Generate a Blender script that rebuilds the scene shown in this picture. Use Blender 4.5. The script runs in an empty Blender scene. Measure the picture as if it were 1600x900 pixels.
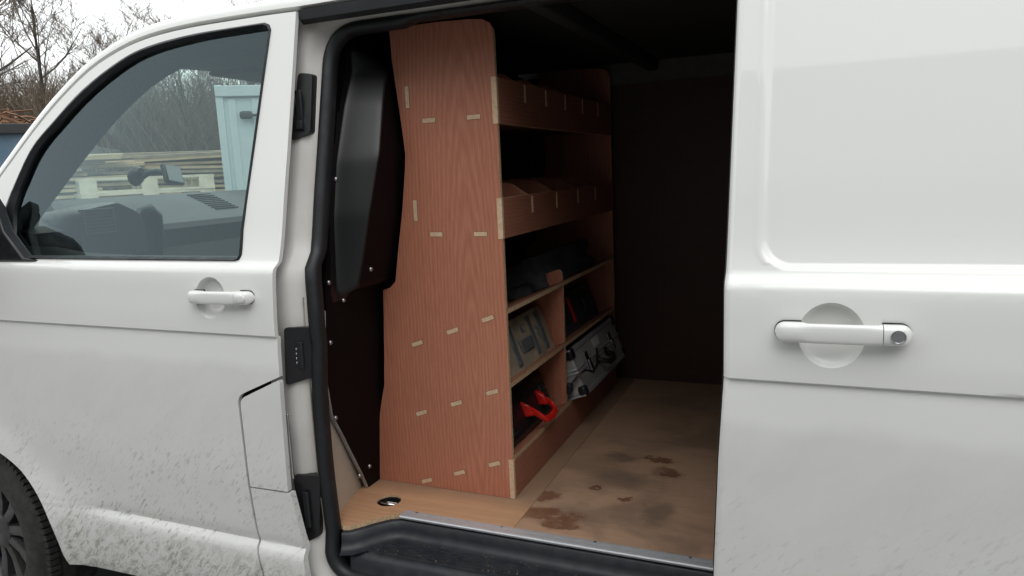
import bpy, bmesh, math, random
import numpy as np
from mathutils import Vector, Matrix
R = math.radians
scn = bpy.context.scene
C = scn.collection

# ------------------------------------------------------------------ camera
CAM = (2.5603, -1.4127, 1.503); YAW, PITCH, ROLL = .4015, -.1622, -.0439
cd = bpy.data.cameras.new('camera'); cam = bpy.data.objects.new('camera', cd); C.objects.link(cam)
fw = Vector((-math.sin(YAW)*math.cos(PITCH), math.cos(YAW)*math.cos(PITCH), math.sin(PITCH)))
rt = Vector((math.cos(YAW), math.sin(YAW), 0)); up = rt.cross(fw)
r2 = rt*math.cos(ROLL)+up*math.sin(ROLL); u2 = -rt*math.sin(ROLL)+up*math.cos(ROLL)
M = Matrix((r2, u2, -fw)).transposed().to_4x4(); M.translation = CAM
cam.matrix_world = M
cd.sensor_width = 36; cd.lens = 36*1122.66/1600; cd.clip_start = .02; cd.clip_end = 3000
scn.camera = cam

# ------------------------------------------------------------------ sky and light (overcast)
SUN_EL, SUN_AZ = 55, 150     # azimuth measured from +y clockwise towards +x
w = bpy.data.worlds.new('World'); scn.world = w; w.use_nodes = True
nt = w.node_tree; bg = nt.nodes['Background']
sky = nt.nodes.new('ShaderNodeTexSky'); sky.sky_type = 'NISHITA'; sky.sun_disc = False
sky.sun_elevation = R(SUN_EL); sky.sun_rotation = R(SUN_AZ); sky.dust_density = 6; sky.air_density = 1.2; sky.ozone_density = 1
hs = nt.nodes.new('ShaderNodeHueSaturation'); hs.inputs['Saturation'].default_value = .12
ov = nt.nodes.new('ShaderNodeMix'); ov.data_type = 'RGBA'; ov.inputs[0].default_value = .8; ov.inputs[7].default_value = (16.2, 16.7, 16.9, 1)   # even cloud cover
nt.links.new(sky.outputs[0], hs.inputs['Color']); nt.links.new(hs.outputs[0], ov.inputs[6]); nt.links.new(ov.outputs[2], bg.inputs['Color'])
bg.inputs['Strength'].default_value = .12
sl = bpy.data.lights.new('sun', 'SUN'); sl.energy = .8; sl.angle = R(40); sl.color = (1, .97, .93)
so = bpy.data.objects.new('sun', sl); C.objects.link(so)
so.rotation_euler = (R(90-SUN_EL), 0, R(180-SUN_AZ))
scn.view_settings.view_transform = 'Standard'; scn.view_settings.look = 'None'
scn.view_settings.exposure = -.10; scn.view_settings.gamma = 1
scn.cycles.max_bounces = 8; scn.cycles.transparent_max_bounces = 16
scn.cycles.caustics_reflective = False; scn.cycles.caustics_refractive = False

# ------------------------------------------------------------------ material helpers
def mat(name, col=(.5,.5,.5), rough=.5, metal=0, coat=0, spec=.5):
    m = bpy.data.materials.new(name); m.use_nodes = True
    b = m.node_tree.nodes['Principled BSDF']
    b.inputs['Base Color'].default_value = (*col, 1); b.inputs['Roughness'].default_value = rough
    b.inputs['Metallic'].default_value = metal; b.inputs['Coat Weight'].default_value = coat
    b.inputs['Specular IOR Level'].default_value = spec
    b.inputs['Coat Roughness'].default_value = .06
    return m
class G:
    """tiny node-graph helper"""
    def __init__(s, m): s.m = m; s.nt = m.node_tree; s.b = s.nt.nodes['Principled BSDF']
    def n(s, t, **kw):
        x = s.nt.nodes.new('ShaderNode'+t)
        for k, v in kw.items():
            if k.startswith('i_'):
                key = k[2:].replace('_', ' '); s.put(x.inputs[int(key)] if key.isdigit() else x.inputs[key], v)
            else: setattr(x, k, v)
        return x
    def put(s, sock, v):
        if hasattr(v, 'is_output'): s.nt.links.new(v, sock)
        else: sock.default_value = v
    def coord(s, scale=(1,1,1), rot=(0,0,0)):
        tc = s.n('TexCoord'); mp = s.n('Mapping'); mp.inputs['Scale'].default_value = scale; mp.inputs['Rotation'].default_value = rot
        s.nt.links.new(tc.outputs['Object'], mp.inputs['Vector']); return mp.outputs[0]
    def coord2(s, rot, scale):
        m2 = s.n('Mapping'); m2.inputs['Scale'].default_value = scale; s.nt.links.new(s.coord((1,1,1), rot), m2.inputs['Vector']); return m2.outputs[0]
    def noise(s, scale, vec=None, detail=6, rough=.55, dist=0):
        x = s.n('TexNoise', i_Scale=scale, i_Detail=detail, i_Roughness=rough, i_Distortion=dist)
        if vec is not None: s.nt.links.new(vec, x.inputs['Vector'])
        return x.outputs[0]
    def ramp(s, v, a, b, lo=0., hi=1.):
        x = s.n('MapRange', interpolation_type='SMOOTHSTEP', clamp=True)
        s.put(x.inputs[0], v); x.inputs[1].default_value = a; x.inputs[2].default_value = b
        x.inputs[3].default_value = lo; x.inputs[4].default_value = hi; return x.outputs[0]
    def math(s, op, a, b=0.):
        x = s.n('Math', operation=op); s.put(x.inputs[0], a); s.put(x.inputs[1], b); return x.outputs[0]
    def mix(s, f, a, b):
        x = s.n('Mix', data_type='RGBA'); s.put(x.inputs[0], f); s.put(x.inputs[6], a); s.put(x.inputs[7], b); return x.outputs[2]
    def z(s):
        tc = s.n('TexCoord'); sx = s.n('SeparateXYZ'); s.nt.links.new(tc.outputs['Object'], sx.inputs[0]); return sx.outputs[2]
    def bump(s, h, strength=.2, dist=.002):
        x = s.n('Bump', i_Strength=strength, i_Distance=dist); s.put(x.inputs['Height'], h)
        s.nt.links.new(x.outputs[0], s.b.inputs['Normal']); return x
    def base(s, v): s.put(s.b.inputs['Base Color'], v)
    def rough(s, v): s.put(s.b.inputs['Roughness'], v)

def c4(c): return (*c, 1)
def paint_mat():
    m = mat('white_van_paint', (.74,.74,.72), .40, 0, .9); m.node_tree.nodes['Principled BSDF'].inputs['Coat Roughness'].default_value = .03; g = G(m); z = g.z()
    film = g.math('MULTIPLY', g.ramp(g.math('ADD', z, g.math('MULTIPLY', g.noise(6., g.coord()), .05)), 1.07, 1.03), g.ramp(g.noise(9., g.coord2((0, R(40), 0), (.6,1,1.8)), 9, .68), .30, .70, .65, 1))
    diag = g.coord2((0, R(48), 0), (34,60,150))
    st = g.ramp(g.noise(1., diag, 5, .65), .53, .66)
    low = g.ramp(z, 1.0, .50)
    patch = g.ramp(g.noise(5., g.coord(), 4), .36, .62)
    streak = g.math('MULTIPLY', g.math('MULTIPLY', st, low), patch)
    hv = g.math('MULTIPLY', g.ramp(g.noise(38., g.coord2((0,R(45),0),(.7,1,1.5)), 8, .7, .8), .46, .62), g.ramp(z, .53, .42))
    spk = g.math('MULTIPLY', g.ramp(g.noise(150., g.coord(), 2), .71, .78), low)
    c = g.mix(g.math('MULTIPLY', film, .30), c4((.74,.74,.72)), c4((.345,.34,.325)))
    c = g.mix(g.math('MULTIPLY', streak, .7), c, c4((.19,.18,.165)))
    c = g.mix(g.math('MULTIPLY', hv, .55), c, c4((.17,.147,.112)))
    c = g.mix(g.math('MULTIPLY', spk, .6), c, c4((.08,.07,.06)))
    g.base(c)
    dirt = g.math('MAXIMUM', g.math('MULTIPLY', film, .7), hv)
    g.rough(g.ramp(dirt, 0, 1, .40, .75))
    g.put(g.b.inputs['Coat Weight'], g.ramp(dirt, 0, .8, .9, .1))
    g.bump(g.noise(500., g.coord(), 2), .02, .0005)
    return m
def ply_mat(name, dark, light, ax='z', rough=.55, stain=0, scale=1., bandw=.11, fade=False, marks=()):
    m = mat(name, light, rough); g = G(m)
    ai = 'xyz'.index(ax); pick = lambda a, b: tuple(b if i == ai else a for i in range(3))
    sc = pick(34,1.6); sc2 = pick(5.,.55)
    fine = g.noise(3*scale, g.coord(tuple(4*k for k in sc)), 4, .7)
    band = g.n('TexWave', i_Scale=3.2*scale, i_Distortion=6., i_Detail=3., i_Detail_Scale=.9, wave_type='RINGS', rings_direction='SPHERICAL')
    sc2 = pick(9,.8); mp = g.n('Mapping'); mp.inputs['Scale'].default_value = sc2; mp.inputs['Location'].default_value = tuple(-a*b for a, b in zip(sc2, (1.66,.405,.95)))
    tc = g.n('TexCoord'); g.nt.links.new(tc.outputs['Object'], mp.inputs['Vector']); g.nt.links.new(mp.outputs[0], band.inputs['Vector'])
    big = g.noise(1.2, g.coord(), 3)
    f = g.math('ADD', g.math('MULTIPLY', fine, .55), g.math('MULTIPLY', band.outputs[1], bandw))
    f = g.math('ADD', f, g.math('MULTIPLY', big, .25))
    c = g.mix(g.ramp(f, .25, .85), c4(dark), c4(light))
    pores = g.ramp(g.noise(1., g.coord(pick(420,9)), 2), .60, .72)
    c = g.mix(g.math('MULTIPLY', pores, .35), c, c4(tuple(k*.45 for k in dark)))
    if stain:
        s1 = g.ramp(g.noise(3.2, g.coord(), 6, .62, .6), .44, .66)
        s2 = g.ramp(g.noise(9., g.coord((.4,1,1)), 5, .6), .5, .72)
        c = g.mix(g.math('MULTIPLY', s1, .62*stain), c, c4((.085,.068,.055)))
        c = g.mix(g.math('MULTIPLY', s2, .35*stain), c, c4((.10,.085,.07)))
    tc = g.n('TexCoord'); xyz = g.n('SeparateXYZ'); g.nt.links.new(tc.outputs['Object'], xyz.inputs[0])
    if fade:      # trodden part of the board beyond the shelf end
        tr = g.ramp(g.math('ADD', xyz.outputs[1], g.math('MULTIPLY', g.noise(7., g.coord()), .08)), .36, .46)
        c = g.mix(g.math('MULTIPLY', tr, .75), c, c4((.22,.15,.105)))
    if marks:
        wob = g.n('Mapping'); nz = g.n('TexNoise', i_Scale=16., i_Detail=7., i_Roughness=.65); sub_ = g.n('VectorMath', operation='SUBTRACT'); sub_.inputs[1].default_value = (.5,.5,.5)
        sc_ = g.n('VectorMath', operation='SCALE'); sc_.inputs['Scale'].default_value = .10; ad = g.n('VectorMath', operation='ADD')
        g.nt.links.new(tc.outputs['Object'], nz.inputs['Vector']); g.nt.links.new(nz.outputs['Color'], sub_.inputs[0]); g.nt.links.new(sub_.outputs[0], sc_.inputs[0])
        g.nt.links.new(tc.outputs['Object'], ad.inputs[0]); g.nt.links.new(sc_.outputs[0], ad.inputs[1])
        sp = g.n('SeparateXYZ'); g.nt.links.new(ad.outputs[0], sp.inputs[0]); wet = 0.
        for cx, cy, rx, ry, kind in marks:
            dx = g.math('DIVIDE', g.math('SUBTRACT', sp.outputs[0], cx), rx); dy = g.math('DIVIDE', g.math('SUBTRACT', sp.outputs[1], cy), ry)
            dd = g.math('SQRT', g.math('ADD', g.math('MULTIPLY', dx, dx), g.math('MULTIPLY', dy, dy)))
            if kind:
                k_ = g.math('MULTIPLY', g.ramp(dd, 1.25, .62), g.ramp(g.noise(30., g.coord(), 5, .6), .30, .55, .45, 1)); wet = g.math('MAXIMUM', wet, k_)
            else: c = g.mix(g.math('MULTIPLY', g.ramp(dd, 1.2, .3), .55), c, c4((.075,.058,.047)))
        c = g.mix(g.math('MULTIPLY', wet, .8), c, c4((.125,.052,.027))); g.rough(g.ramp(wet, 0, 1, rough, .22))
    g.base(c); g.bump(fine, .15, .0006)
    return m
def rubber_mat(name, col, rough):
    m = mat(name, col, rough); g = G(m)
    n = g.noise(40., g.coord(), 4); g.rough(g.ramp(n, .3, .8, rough-.08, rough+.12))
    g.base(g.mix(g.ramp(g.noise(14., g.coord(), 5), .5, .8), c4(col), c4(tuple(k*1.7+.004 for k in col))))
    g.bump(g.noise(700., g.coord(), 2), .12, .0005); return m
def glass_mat(name, tint, boost=1.):
    m = bpy.data.materials.new(name); m.use_nodes = True; t = m.node_tree; t.nodes.clear()
    o = t.nodes.new('ShaderNodeOutputMaterial'); mx = t.nodes.new('ShaderNodeMixShader')
    tr = t.nodes.new('ShaderNodeBsdfTransparent'); tr.inputs[0].default_value = (*tint, 1)
    gl = t.nodes.new('ShaderNodeBsdfGlossy'); gl.inputs['Roughness'].default_value = .0; gl.inputs[0].default_value = (.74,.93,1,1)
    fr = t.nodes.new('ShaderNodeFresnel'); fr.inputs[0].default_value = 1.52
    ml = t.nodes.new('ShaderNodeMath'); ml.operation = 'MULTIPLY'; ml.inputs[1].default_value = boost; ml.use_clamp = True
    t.links.new(fr.outputs[0], ml.inputs[0]); t.links.new(ml.outputs[0], mx.inputs[0])
    t.links.new(tr.outputs[0], mx.inputs[1]); t.links.new(gl.outputs[0], mx.inputs[2]); t.links.new(mx.outputs[0], o.inputs[0])
    return m
def noisy(name, a, b, scale, rough=.8, detail=6, bump=0, metal=0):
    m = mat(name, a, rough, metal); g = G(m); n = g.noise(scale, g.coord(), detail)
    g.base(g.mix(g.ramp(n, .35, .68), c4(a), c4(b)))
    if bump: g.bump(n, .6, bump)
    return m

PAINT = paint_mat()
JAMB = noisy('jamb_paint', (.60,.59,.56), (.52,.50,.47), 5., .4)
SEAL = rubber_mat('seal_rubber', (.008,.009,.011), .55)
BLACKP = rubber_mat('black_plastic', (.010,.010,.012), .38)
BULK = mat('bulkhead_black', (.003,.003,.004), .42, 0, 0, .10); BULKG = mat('bulkhead_gloss', (.003,.003,.004), .42, 0, 0, .6)
STEP = noisy('step_plastic', (.016,.018,.024), (.028,.029,.032), 30., .42, 8, .001); STEP.node_tree.nodes['Principled BSDF'].inputs['Specular IOR Level'].default_value = .35
GREY = noisy('cab_grey_plastic', (.085,.09,.095), (.10,.105,.11), 60., .55)
GREYD = noisy('cab_dark_plastic', (.016,.018,.02), (.02,.022,.024), 60., .55)
LINING = noisy('cab_headlining', (.10,.105,.11), (.12,.125,.13), 80., .9)
BEIGE = noisy('inner_panel_paint', (.50,.45,.38), (.44,.39,.33), 6., .5)
TAN = noisy('cut_ply_edge', (.62,.47,.27), (.50,.36,.20), 60., .7)
GLASS = glass_mat('door_glass', (.74,.83,.80), 1.15)
WSGLASS = glass_mat('windscreen_glass', (.84,.90,.87), .55)
PLY = ply_mat('red_ply_face', (.36,.124,.070), (.61,.262,.166))
PLYH = ply_mat('red_ply_shelf', (.30,.115,.068), (.50,.225,.145), 'y')
PLYB = ply_mat('red_ply_front', (.29,.108,.064), (.48,.21,.135), 'y')
EDGE = noisy('ply_edge', (.60,.44,.27), (.42,.28,.16), 130., .7)
TENON = noisy('tenon_end_grain', (.66,.47,.31), (.56,.38,.24), 90., .7)
FLOORA = ply_mat('fresh_floor_ply', (.40,.22,.12), (.56,.34,.20), 'x', .5, .0, 1., .1, True)
FLOORB = ply_mat('worn_floor_ply', (.35,.215,.138), (.48,.315,.215), 'x', .42, .75, 1., .06, False, ((1.905,.345,.10,.042,1),(1.845,.455,.05,.032,1),(2.15,.715,.042,.038,1),(2.105,.81,.065,.026,1),(1.95,.30,.06,.02,1),(2.08,.50,.025,.014,1),(1.98,.56,.018,.012,1),(2.03,.62,.12,.08,0),(1.99,.80,.06,.05,0),(2.18,.45,.05,.09,0)))
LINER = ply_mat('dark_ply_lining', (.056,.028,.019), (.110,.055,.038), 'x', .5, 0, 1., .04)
ROOFL = noisy('dark_roof_lining', (.013,.013,.013), (.017,.016,.016), 8., .8)
ALU = mat('aluminium', (.55,.56,.58), .4, .55); _g = G(ALU); _g.rough(_g.ramp(_g.noise(30., _g.coord((1,30,30)), 4), .3, .7, .25, .45))
STEEL = mat('bolt_steel', (.45,.45,.47), .35, 1)
TYRE = noisy('tyre_rubber', (.012,.012,.012), (.03,.028,.026), 40., .8, 6, .001)
RIM = noisy('wheel_grey_metal', (.10,.10,.105), (.06,.058,.054), 20., .4, 6, 0, .6)
WET = noisy('wet_mud_stain', (.13,.062,.036), (.20,.12,.075), 25., .2); 
WHITE = noisy('white_plastic', (.72,.72,.72), (.62,.62,.62), 30., .4)
RED = noisy('red_plastic', (.62,.016,.010), (.52,.012,.008), 40., .35)
CHROME = mat('chrome', (.55,.55,.56), .22, 1)

# ------------------------------------------------------------------ mesh helpers
class MB:
    def __init__(s): s.v = []; s.f = []
    def add(s, vs, fs):
        k = len(s.v); s.v += [tuple(v) for v in vs]; s.f += [tuple(i+k for i in f) for f in fs]; return s
    def box(s, x0, x1, y0, y1, z0, z1, mtx=None):
        vs = [(x,y,z) for z in (z0,z1) for y in (y0,y1) for x in (x0,x1)]
        if mtx is not None: vs = [tuple(mtx @ Vector(v)) for v in vs]
        return s.add(vs, [(0,2,3,1),(4,5,7,6),(0,1,5,4),(2,6,7,3),(0,4,6,2),(1,3,7,5)])
    def loft(s, rings, closed=True, caps=True):
        n = len(rings[0]); vs = [p for r in rings for p in r]; fs = []
        for i in range(len(rings)-1):
            for j in range(n if closed else n-1):
                k = (j+1) % n; fs.append((i*n+j, i*n+k, (i+1)*n+k, (i+1)*n+j))
        if closed and caps:
            fs.append(tuple(range(n-1,-1,-1))); fs.append(tuple((len(rings)-1)*n+j for j in range(n)))
        return s.add(vs, fs)
    def tube(s, pts, r, n=8, rs=None, caps=True):
        pts = [Vector(p) for p in pts]; rings = []; prev = None
        for i, p in enumerate(pts):
            t = (pts[min(i+1,len(pts)-1)]-pts[max(i-1,0)]).normalized()
            a = t.orthogonal().normalized() if prev is None else (prev-t*prev.dot(t)).normalized()
            prev = a; b = t.cross(a); rr = rs[i] if rs else r
            rings.append([tuple(p+(a*math.cos(2*math.pi*k/n)+b*math.sin(2*math.pi*k/n))*rr) for k in range(n)])
        return s.loft(rings, True, caps)
    def prism(s, poly, axis, a, b):
        def P(u, v, w): return {'y': (u,w,v), 'x': (w,u,v), 'z': (u,v,w)}[axis]
        n = len(poly); vs = [P(u,v,a) for u,v in poly]+[P(u,v,b) for u,v in poly]
        return s.add(vs, [tuple(range(n)), tuple(range(2*n-1,n-1,-1))]+[(i,i+n,(i+1)%n+n,(i+1)%n) for i in range(n)])
    def build(s, name, m, parent=None, smooth=None, bevel=0, seg=2, fix=True):
        me = bpy.data.meshes.new(name); me.from_pydata(s.v, [], s.f)
        if fix:
            bm = bmesh.new(); bm.from_mesh(me); bmesh.ops.recalc_face_normals(bm, faces=bm.faces[:]); bm.to_mesh(me); bm.free()
        return link(name, me, m, parent, smooth, bevel, seg)
def link(name, me, m, parent=None, smooth=None, bevel=0, seg=2):
    if m is not None:
        me.materials.clear(); me.materials.append(m)
    o = bpy.data.objects.new(name, me); C.objects.link(o)
    if parent is not None:
        o.parent = parent
        if parent.get('_root'): o.location = -Vector(parent['_root'])
    if bevel:
        bv = o.modifiers.new('bevel', 'BEVEL'); bv.width = bevel; bv.segments = seg; bv.limit_method = 'ANGLE'; bv.angle_limit = R(40)
        if smooth is None: smooth = 40
    if smooth:
        me.polygons.foreach_set('use_smooth', [True]*len(me.polygons)); me.set_sharp_from_angle(angle=R(smooth))
    return o
def tag(o, label, cat, group=None):
    o['label'] = label; o['category'] = cat
    if group: o['group'] = group
    return o
def struct(o): o['kind'] = 'structure'; return o
def thing(name, label, cat, loc=(0,0,0), group=None):
    """Empty at the base; parts carry world coordinates and are shifted back"""
    o = bpy.data.objects.new(name, None); C.objects.link(o); o.location = loc; o['_root'] = loc
    return tag(o, label, cat, group)
def sub(name, parent):
    o = bpy.data.objects.new(name, None); C.objects.link(o); o.parent = parent
    if parent.get('_root'): o.location = -Vector(parent['_root'])
    return o
def copy_tree(o, parent=None):
    c = o.copy(); C.objects.link(c); c.parent = parent
    for ch in o.children: copy_tree(ch, c)
    return c

# ------------------------------------------------------------------ van side profile
PZ = [.26,.29,.33,.40,.46,.495,.512,.525,.545,.60,.75,.95,1.06,1.101,1.107,1.112,1.13,1.20,1.272,1.284,1.297,1.31,1.473,1.718,1.93,2.0]
PY = [.060,.025,.006,-.005,-.009,-.008,-.001,.010,.005,.001,-.005,-.005,-.001,.003,.004,-.004,-.004,.001,.009,.015,.034,.040,.082,.142,.192,.21]
_h = np.diff(PZ); _d = np.diff(PY)/_h; _m = np.zeros(len(PZ))
for i in range(1, len(PZ)-1):
    if _d[i-1]*_d[i] > 0:
        w1 = 2*_h[i]+_h[i-1]; w2 = _h[i]+2*_h[i-1]; _m[i] = (w1+w2)/(w1/_d[i-1]+w2/_d[i])
_m[0] = _d[0]; _m[-1] = _d[-1]
def S(z):
    if z <= PZ[0]: return PY[0]+_m[0]*(z-PZ[0])
    if z >= PZ[-1]: return PY[-1]+_m[-1]*(z-PZ[-1])
    i = int(np.searchsorted(PZ, z)-1); t = (z-PZ[i])/_h[i]
    return float((1+2*t)*(1-t)**2*PY[i]+t*(1-t)**2*_h[i]*_m[i]+t*t*(3-2*t)*PY[i+1]+t*t*(t-1)*_h[i]*_m[i+1])
def sstep(a, b, x): t = min(1, max(0, (x-a)/(b-a))); return t*t*(3-2*t)
def front(x): return .2*max(0, .12-x)**2
def crease_fade(x):     # the sill groove dies out towards the wheel arch
    return 1-sstep(.42, .62, x)
def surf(x, z, flare=True):
    y = S(z)+front(x)
    if .49 < z < .62 and x < .64:
        y -= (S(z)-(S(.49)+(S(.62)-S(.49))*(z-.49)/.13))*crease_fade(x)
    for cx in ((0, 3.0) if flare else ()):
        r = math.hypot(x-cx, z-.33)
        if r < .55: y -= .016*math.exp(-((r-.37)/.045)**2)
    return y

ZC = [.285,.30,.33,.36,.40,.43,.46,.48,.495,.505,.512,.518,.525,.535,.545,.56,.58,.60,.64,.68,.72,.76,.80,.85,.90,.95,1.0,1.04,1.07,1.09,1.098,1.101,1.104,1.107,1.1095,1.112,1.118,1.13,1.15,1.18,1.21,1.24,1.26,1.272,1.278,1.284,1.290,1.297,1.303,1.31,1.33,1.36,1.40,1.45,1.5,1.56,1.62,1.68,1.74,1.8,1.85,1.9]
def panel(name, outline, m, parent, holes=(), off=0., thick=.02, xc=(), zc=(), extra=None, dish=None, mirror=False, y0=1.90):
    bm = bmesh.new()
    for loop in (outline, *holes):
        vs = [bm.verts.new((x,0,z)) for x, z in loop]
        for i in range(len(vs)): bm.edges.new((vs[i], vs[(i+1)%len(vs)]))
    if dish:
        dx, dz, dr = dish; n = 48
        vs = [bm.verts.new((dx+dr*math.cos(2*math.pi*i/n), 0, dz+dr*1.06*math.sin(2*math.pi*i/n))) for i in range(n)]
        for i in range(n): bm.edges.new((vs[i], vs[(i+1)%n]))
    bmesh.ops.triangle_fill(bm, use_beauty=True, use_dissolve=False, edges=bm.edges[:])
    xs = [p[0] for p in outline]; zs = [p[1] for p in outline]
    x = math.floor(min(xs)/.06)*.06
    xcut = list(xc)
    while x < max(xs): xcut.append(x+.0007); x += .06
    for v in xcut:
        if min(xs) < v < max(xs): bmesh.ops.bisect_plane(bm, geom=bm.verts[:]+bm.edges[:]+bm.faces[:], plane_co=(v,0,0), plane_no=(1,0,0), dist=1e-5)
    for v in list(ZC)+list(zc):
        if min(zs) < v < max(zs): bmesh.ops.bisect_plane(bm, geom=bm.verts[:]+bm.edges[:]+bm.faces[:], plane_co=(0,0,v), plane_no=(0,0,1), dist=1e-5)
    bm.normal_update()
    for f in bm.faces:
        if f.normal.y > 0: f.normal_flip()
    ff = lambda x, z: surf(x, z, off > -.05)+off+(extra(x, z) if extra else 0)
    for v in bm.verts: v.co.y = ff(v.co.x, v.co.z)
    be = [e for e in bm.edges if e.is_boundary]
    if dish:
        be = [e for e in be if not all(abs(math.hypot(v.co.x-dx, (v.co.z-dz)/1.06)-dr) < .0012 for v in e.verts)]
    for e in be: e.smooth = False
    g = bmesh.ops.extrude_edge_only(bm, edges=be)
    for v in [q for q in g['geom'] if isinstance(q, bmesh.types.BMVert)]: v.co.y += thick
    if dish:
        rings = []
        prof = [(1,0),(.975,.004),(.93,.0095),(.84,.0150),(.68,.0190),(.45,.0215),(.2,.0225)]
        for k, dep in prof:
            rings.append([bm.verts.new((dx+dr*k*math.cos(2*math.pi*i/n), ff(dx+dr*math.cos(2*math.pi*i/n)*k, dz)*0+ff(dx, dz+dr*1.06*k*math.sin(2*math.pi*i/n))+dep, dz+dr*1.06*k*math.sin(2*math.pi*i/n))) for i in range(n)])
        for a in range(len(rings)-1):
            for i in range(n):
                bm.faces.new((rings[a][i], rings[a][(i+1)%n], rings[a+1][(i+1)%n], rings[a+1][i]))
        bm.faces.new(rings[-1])
        bm.normal_update()
        for f in bm.faces:
            if len(f.verts) >= 4 and math.hypot(f.calc_center_median().x-dx, f.calc_center_median().z-dz) < dr*1.04 and f.normal.y > 0: f.normal_flip()
    if mirror:
        for v in bm.verts: v.co.y = y0-v.co.y
        bmesh.ops.reverse_faces(bm, faces=bm.faces[:])
    me = bpy.data.meshes.new(name); bm.to_mesh(me); bm.free()
    sharp = [e.use_edge_sharp for e in me.edges]
    o = link(name, me, m, parent, 38)
    for e, s_ in zip(me.edges, sharp):
        if s_: e.use_edge_sharp = True
    return o
def arc(cx, cz, r, a0, a1, n):
    return [(cx+r*math.cos(R(a0+(a1-a0)*i/n)), cz+r*math.sin(R(a0+(a1-a0)*i/n))) for i in range(n+1)]
def rpoly(pts, n=6):
    """polygon with rounded corners: pts = (x, z, radius)"""
    out = []
    for i, (x, z, r) in enumerate(pts):
        if r <= 0: out.append((x,z)); continue
        a = Vector(pts[i-1][:2]); b = Vector((x,z)); c = Vector(pts[(i+1)%len(pts)][:2])
        u = (a-b).normalized(); v = (c-b).normalized(); th = u.angle(v); d = r/math.tan(th/2)
        p0 = b+u*d; p1 = b+v*d
        for k in range(n+1):
            t = k/n; q = p0*(1-t)**2+b*2*t*(1-t)+p1*t*t; out.append((q.x,q.y))
    return out

def cr(pts, n=4):
    out = []
    for i in range(len(pts)-1):
        p = [Vector(pts[max(i-1,0)]), Vector(pts[i]), Vector(pts[i+1]), Vector(pts[min(i+2,len(pts)-1)])]
        for k in range(n):
            t = k/n; q = .5*((2*p[1])+(p[2]-p[0])*t+(2*p[0]-5*p[1]+4*p[2]-p[3])*t*t+(3*p[1]-p[0]-3*p[2]+p[3])*t**3); out.append((q.x,q.y))
    return out+[tuple(pts[-1])]
# ------------------------------------------------------------------ the van
van = thing('van', 'white panel van with open sliding door and mud-splashed lower panels', 'van', (1.5, .95, 0))

GAP = [(-.16,1.245),(.0,1.40),(.16,1.556),(.299,1.689),(.411,1.781),(.536,1.861),(.658,1.909),(.774,1.934),(.914,1.945),(1.055,1.947),(1.21,1.947),(1.302,1.945)]
GAP = cr(GAP, 3)
# front door with window opening
wo = [(.222,1.500),(.298,1.63),(.393,1.712),(.515,1.80),(.662,1.871),(.778,1.902),(.942,1.917),(1.11,1.919),(1.200,1.919),(1.216,1.912),(1.223,1.898),(1.209,1.759),(1.194,1.593),(1.175,1.378),(1.178,1.315),(1.172,1.303),(1.16,1.300),(.40,1.300),(.30,1.300),(.20,1.36),(.20,1.45)]
wo = cr(wo[:9],4)+wo[9:]
door_out = arc(0,.33,.365,93,3,22)+[(.372,.312),(1.178,.335),(1.178,.44),(1.164,.515),(1.160,.60)]+rpoly([(1.158,.69,0),(1.156,.943,.035),(1.303,1.006,0)],5)[0:]+[(1.302,1.10),(1.302,1.3),(1.302,1.6),(1.301,1.936)]+[(x-.002,z-.009) for x, z in GAP[-2::-1]]+[(-.16,1.1),(-.10,.80),(-.06,.70)]
front_door = panel('front_door', door_out, PAINT, van, [wo], thick=.013, xc=[1.0,1.02], dish=(1.093,1.205,.052))
def ring_strip(outer, inner, fo, fi, dep):
    """closed band between two outlines with the same point count, as a solid rubber section"""
    mb = MB(); n = len(outer); rings = []
    for i in range(n):
        (a, b), (c, e) = outer[i], inner[i]
        rings.append([(a, surf(a,b)+fo, b), ((a*.6+c*.4), surf(a,b)*.6+surf(c,e)*.4+fo-.004, b*.6+e*.4), (c, surf(c,e)+fi, e), (c, surf(c,e)+dep, e), (a, surf(a,b)+dep, b)])
    rings.append(rings[0]); return mb.loft(rings, True, False)
wi = [(.268,1.512),(.322,1.612),(.424,1.700),(.545,1.780),(.672,1.846),(.783,1.877),(.945,1.895),(1.105,1.903),(1.190,1.902),(1.203,1.899),(1.211,1.890),(1.196,1.757),(1.181,1.593),(1.160,1.382),(1.161,1.322),(1.157,1.314),(1.148,1.311),(.42,1.311),(.335,1.312),(.262,1.375),(.252,1.45)]
wi = cr(wi[:9],4)+wi[9:]
wi = [(a[0]+(b[0]-a[0])*.68, a[1]+(b[1]-a[1])*.68) for a, b in zip(wo, wi)]
ring_strip([(a,b) for a,b in wo], wi, -.002, .006, .03).build('window_seal', SEAL, front_door, 50)
gl = MB(); gl.add([(x, surf(x,z)+.016, z) for x, z in wi], [tuple(range(len(wi)))]).build('window_glass', GLASS, front_door)
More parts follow.
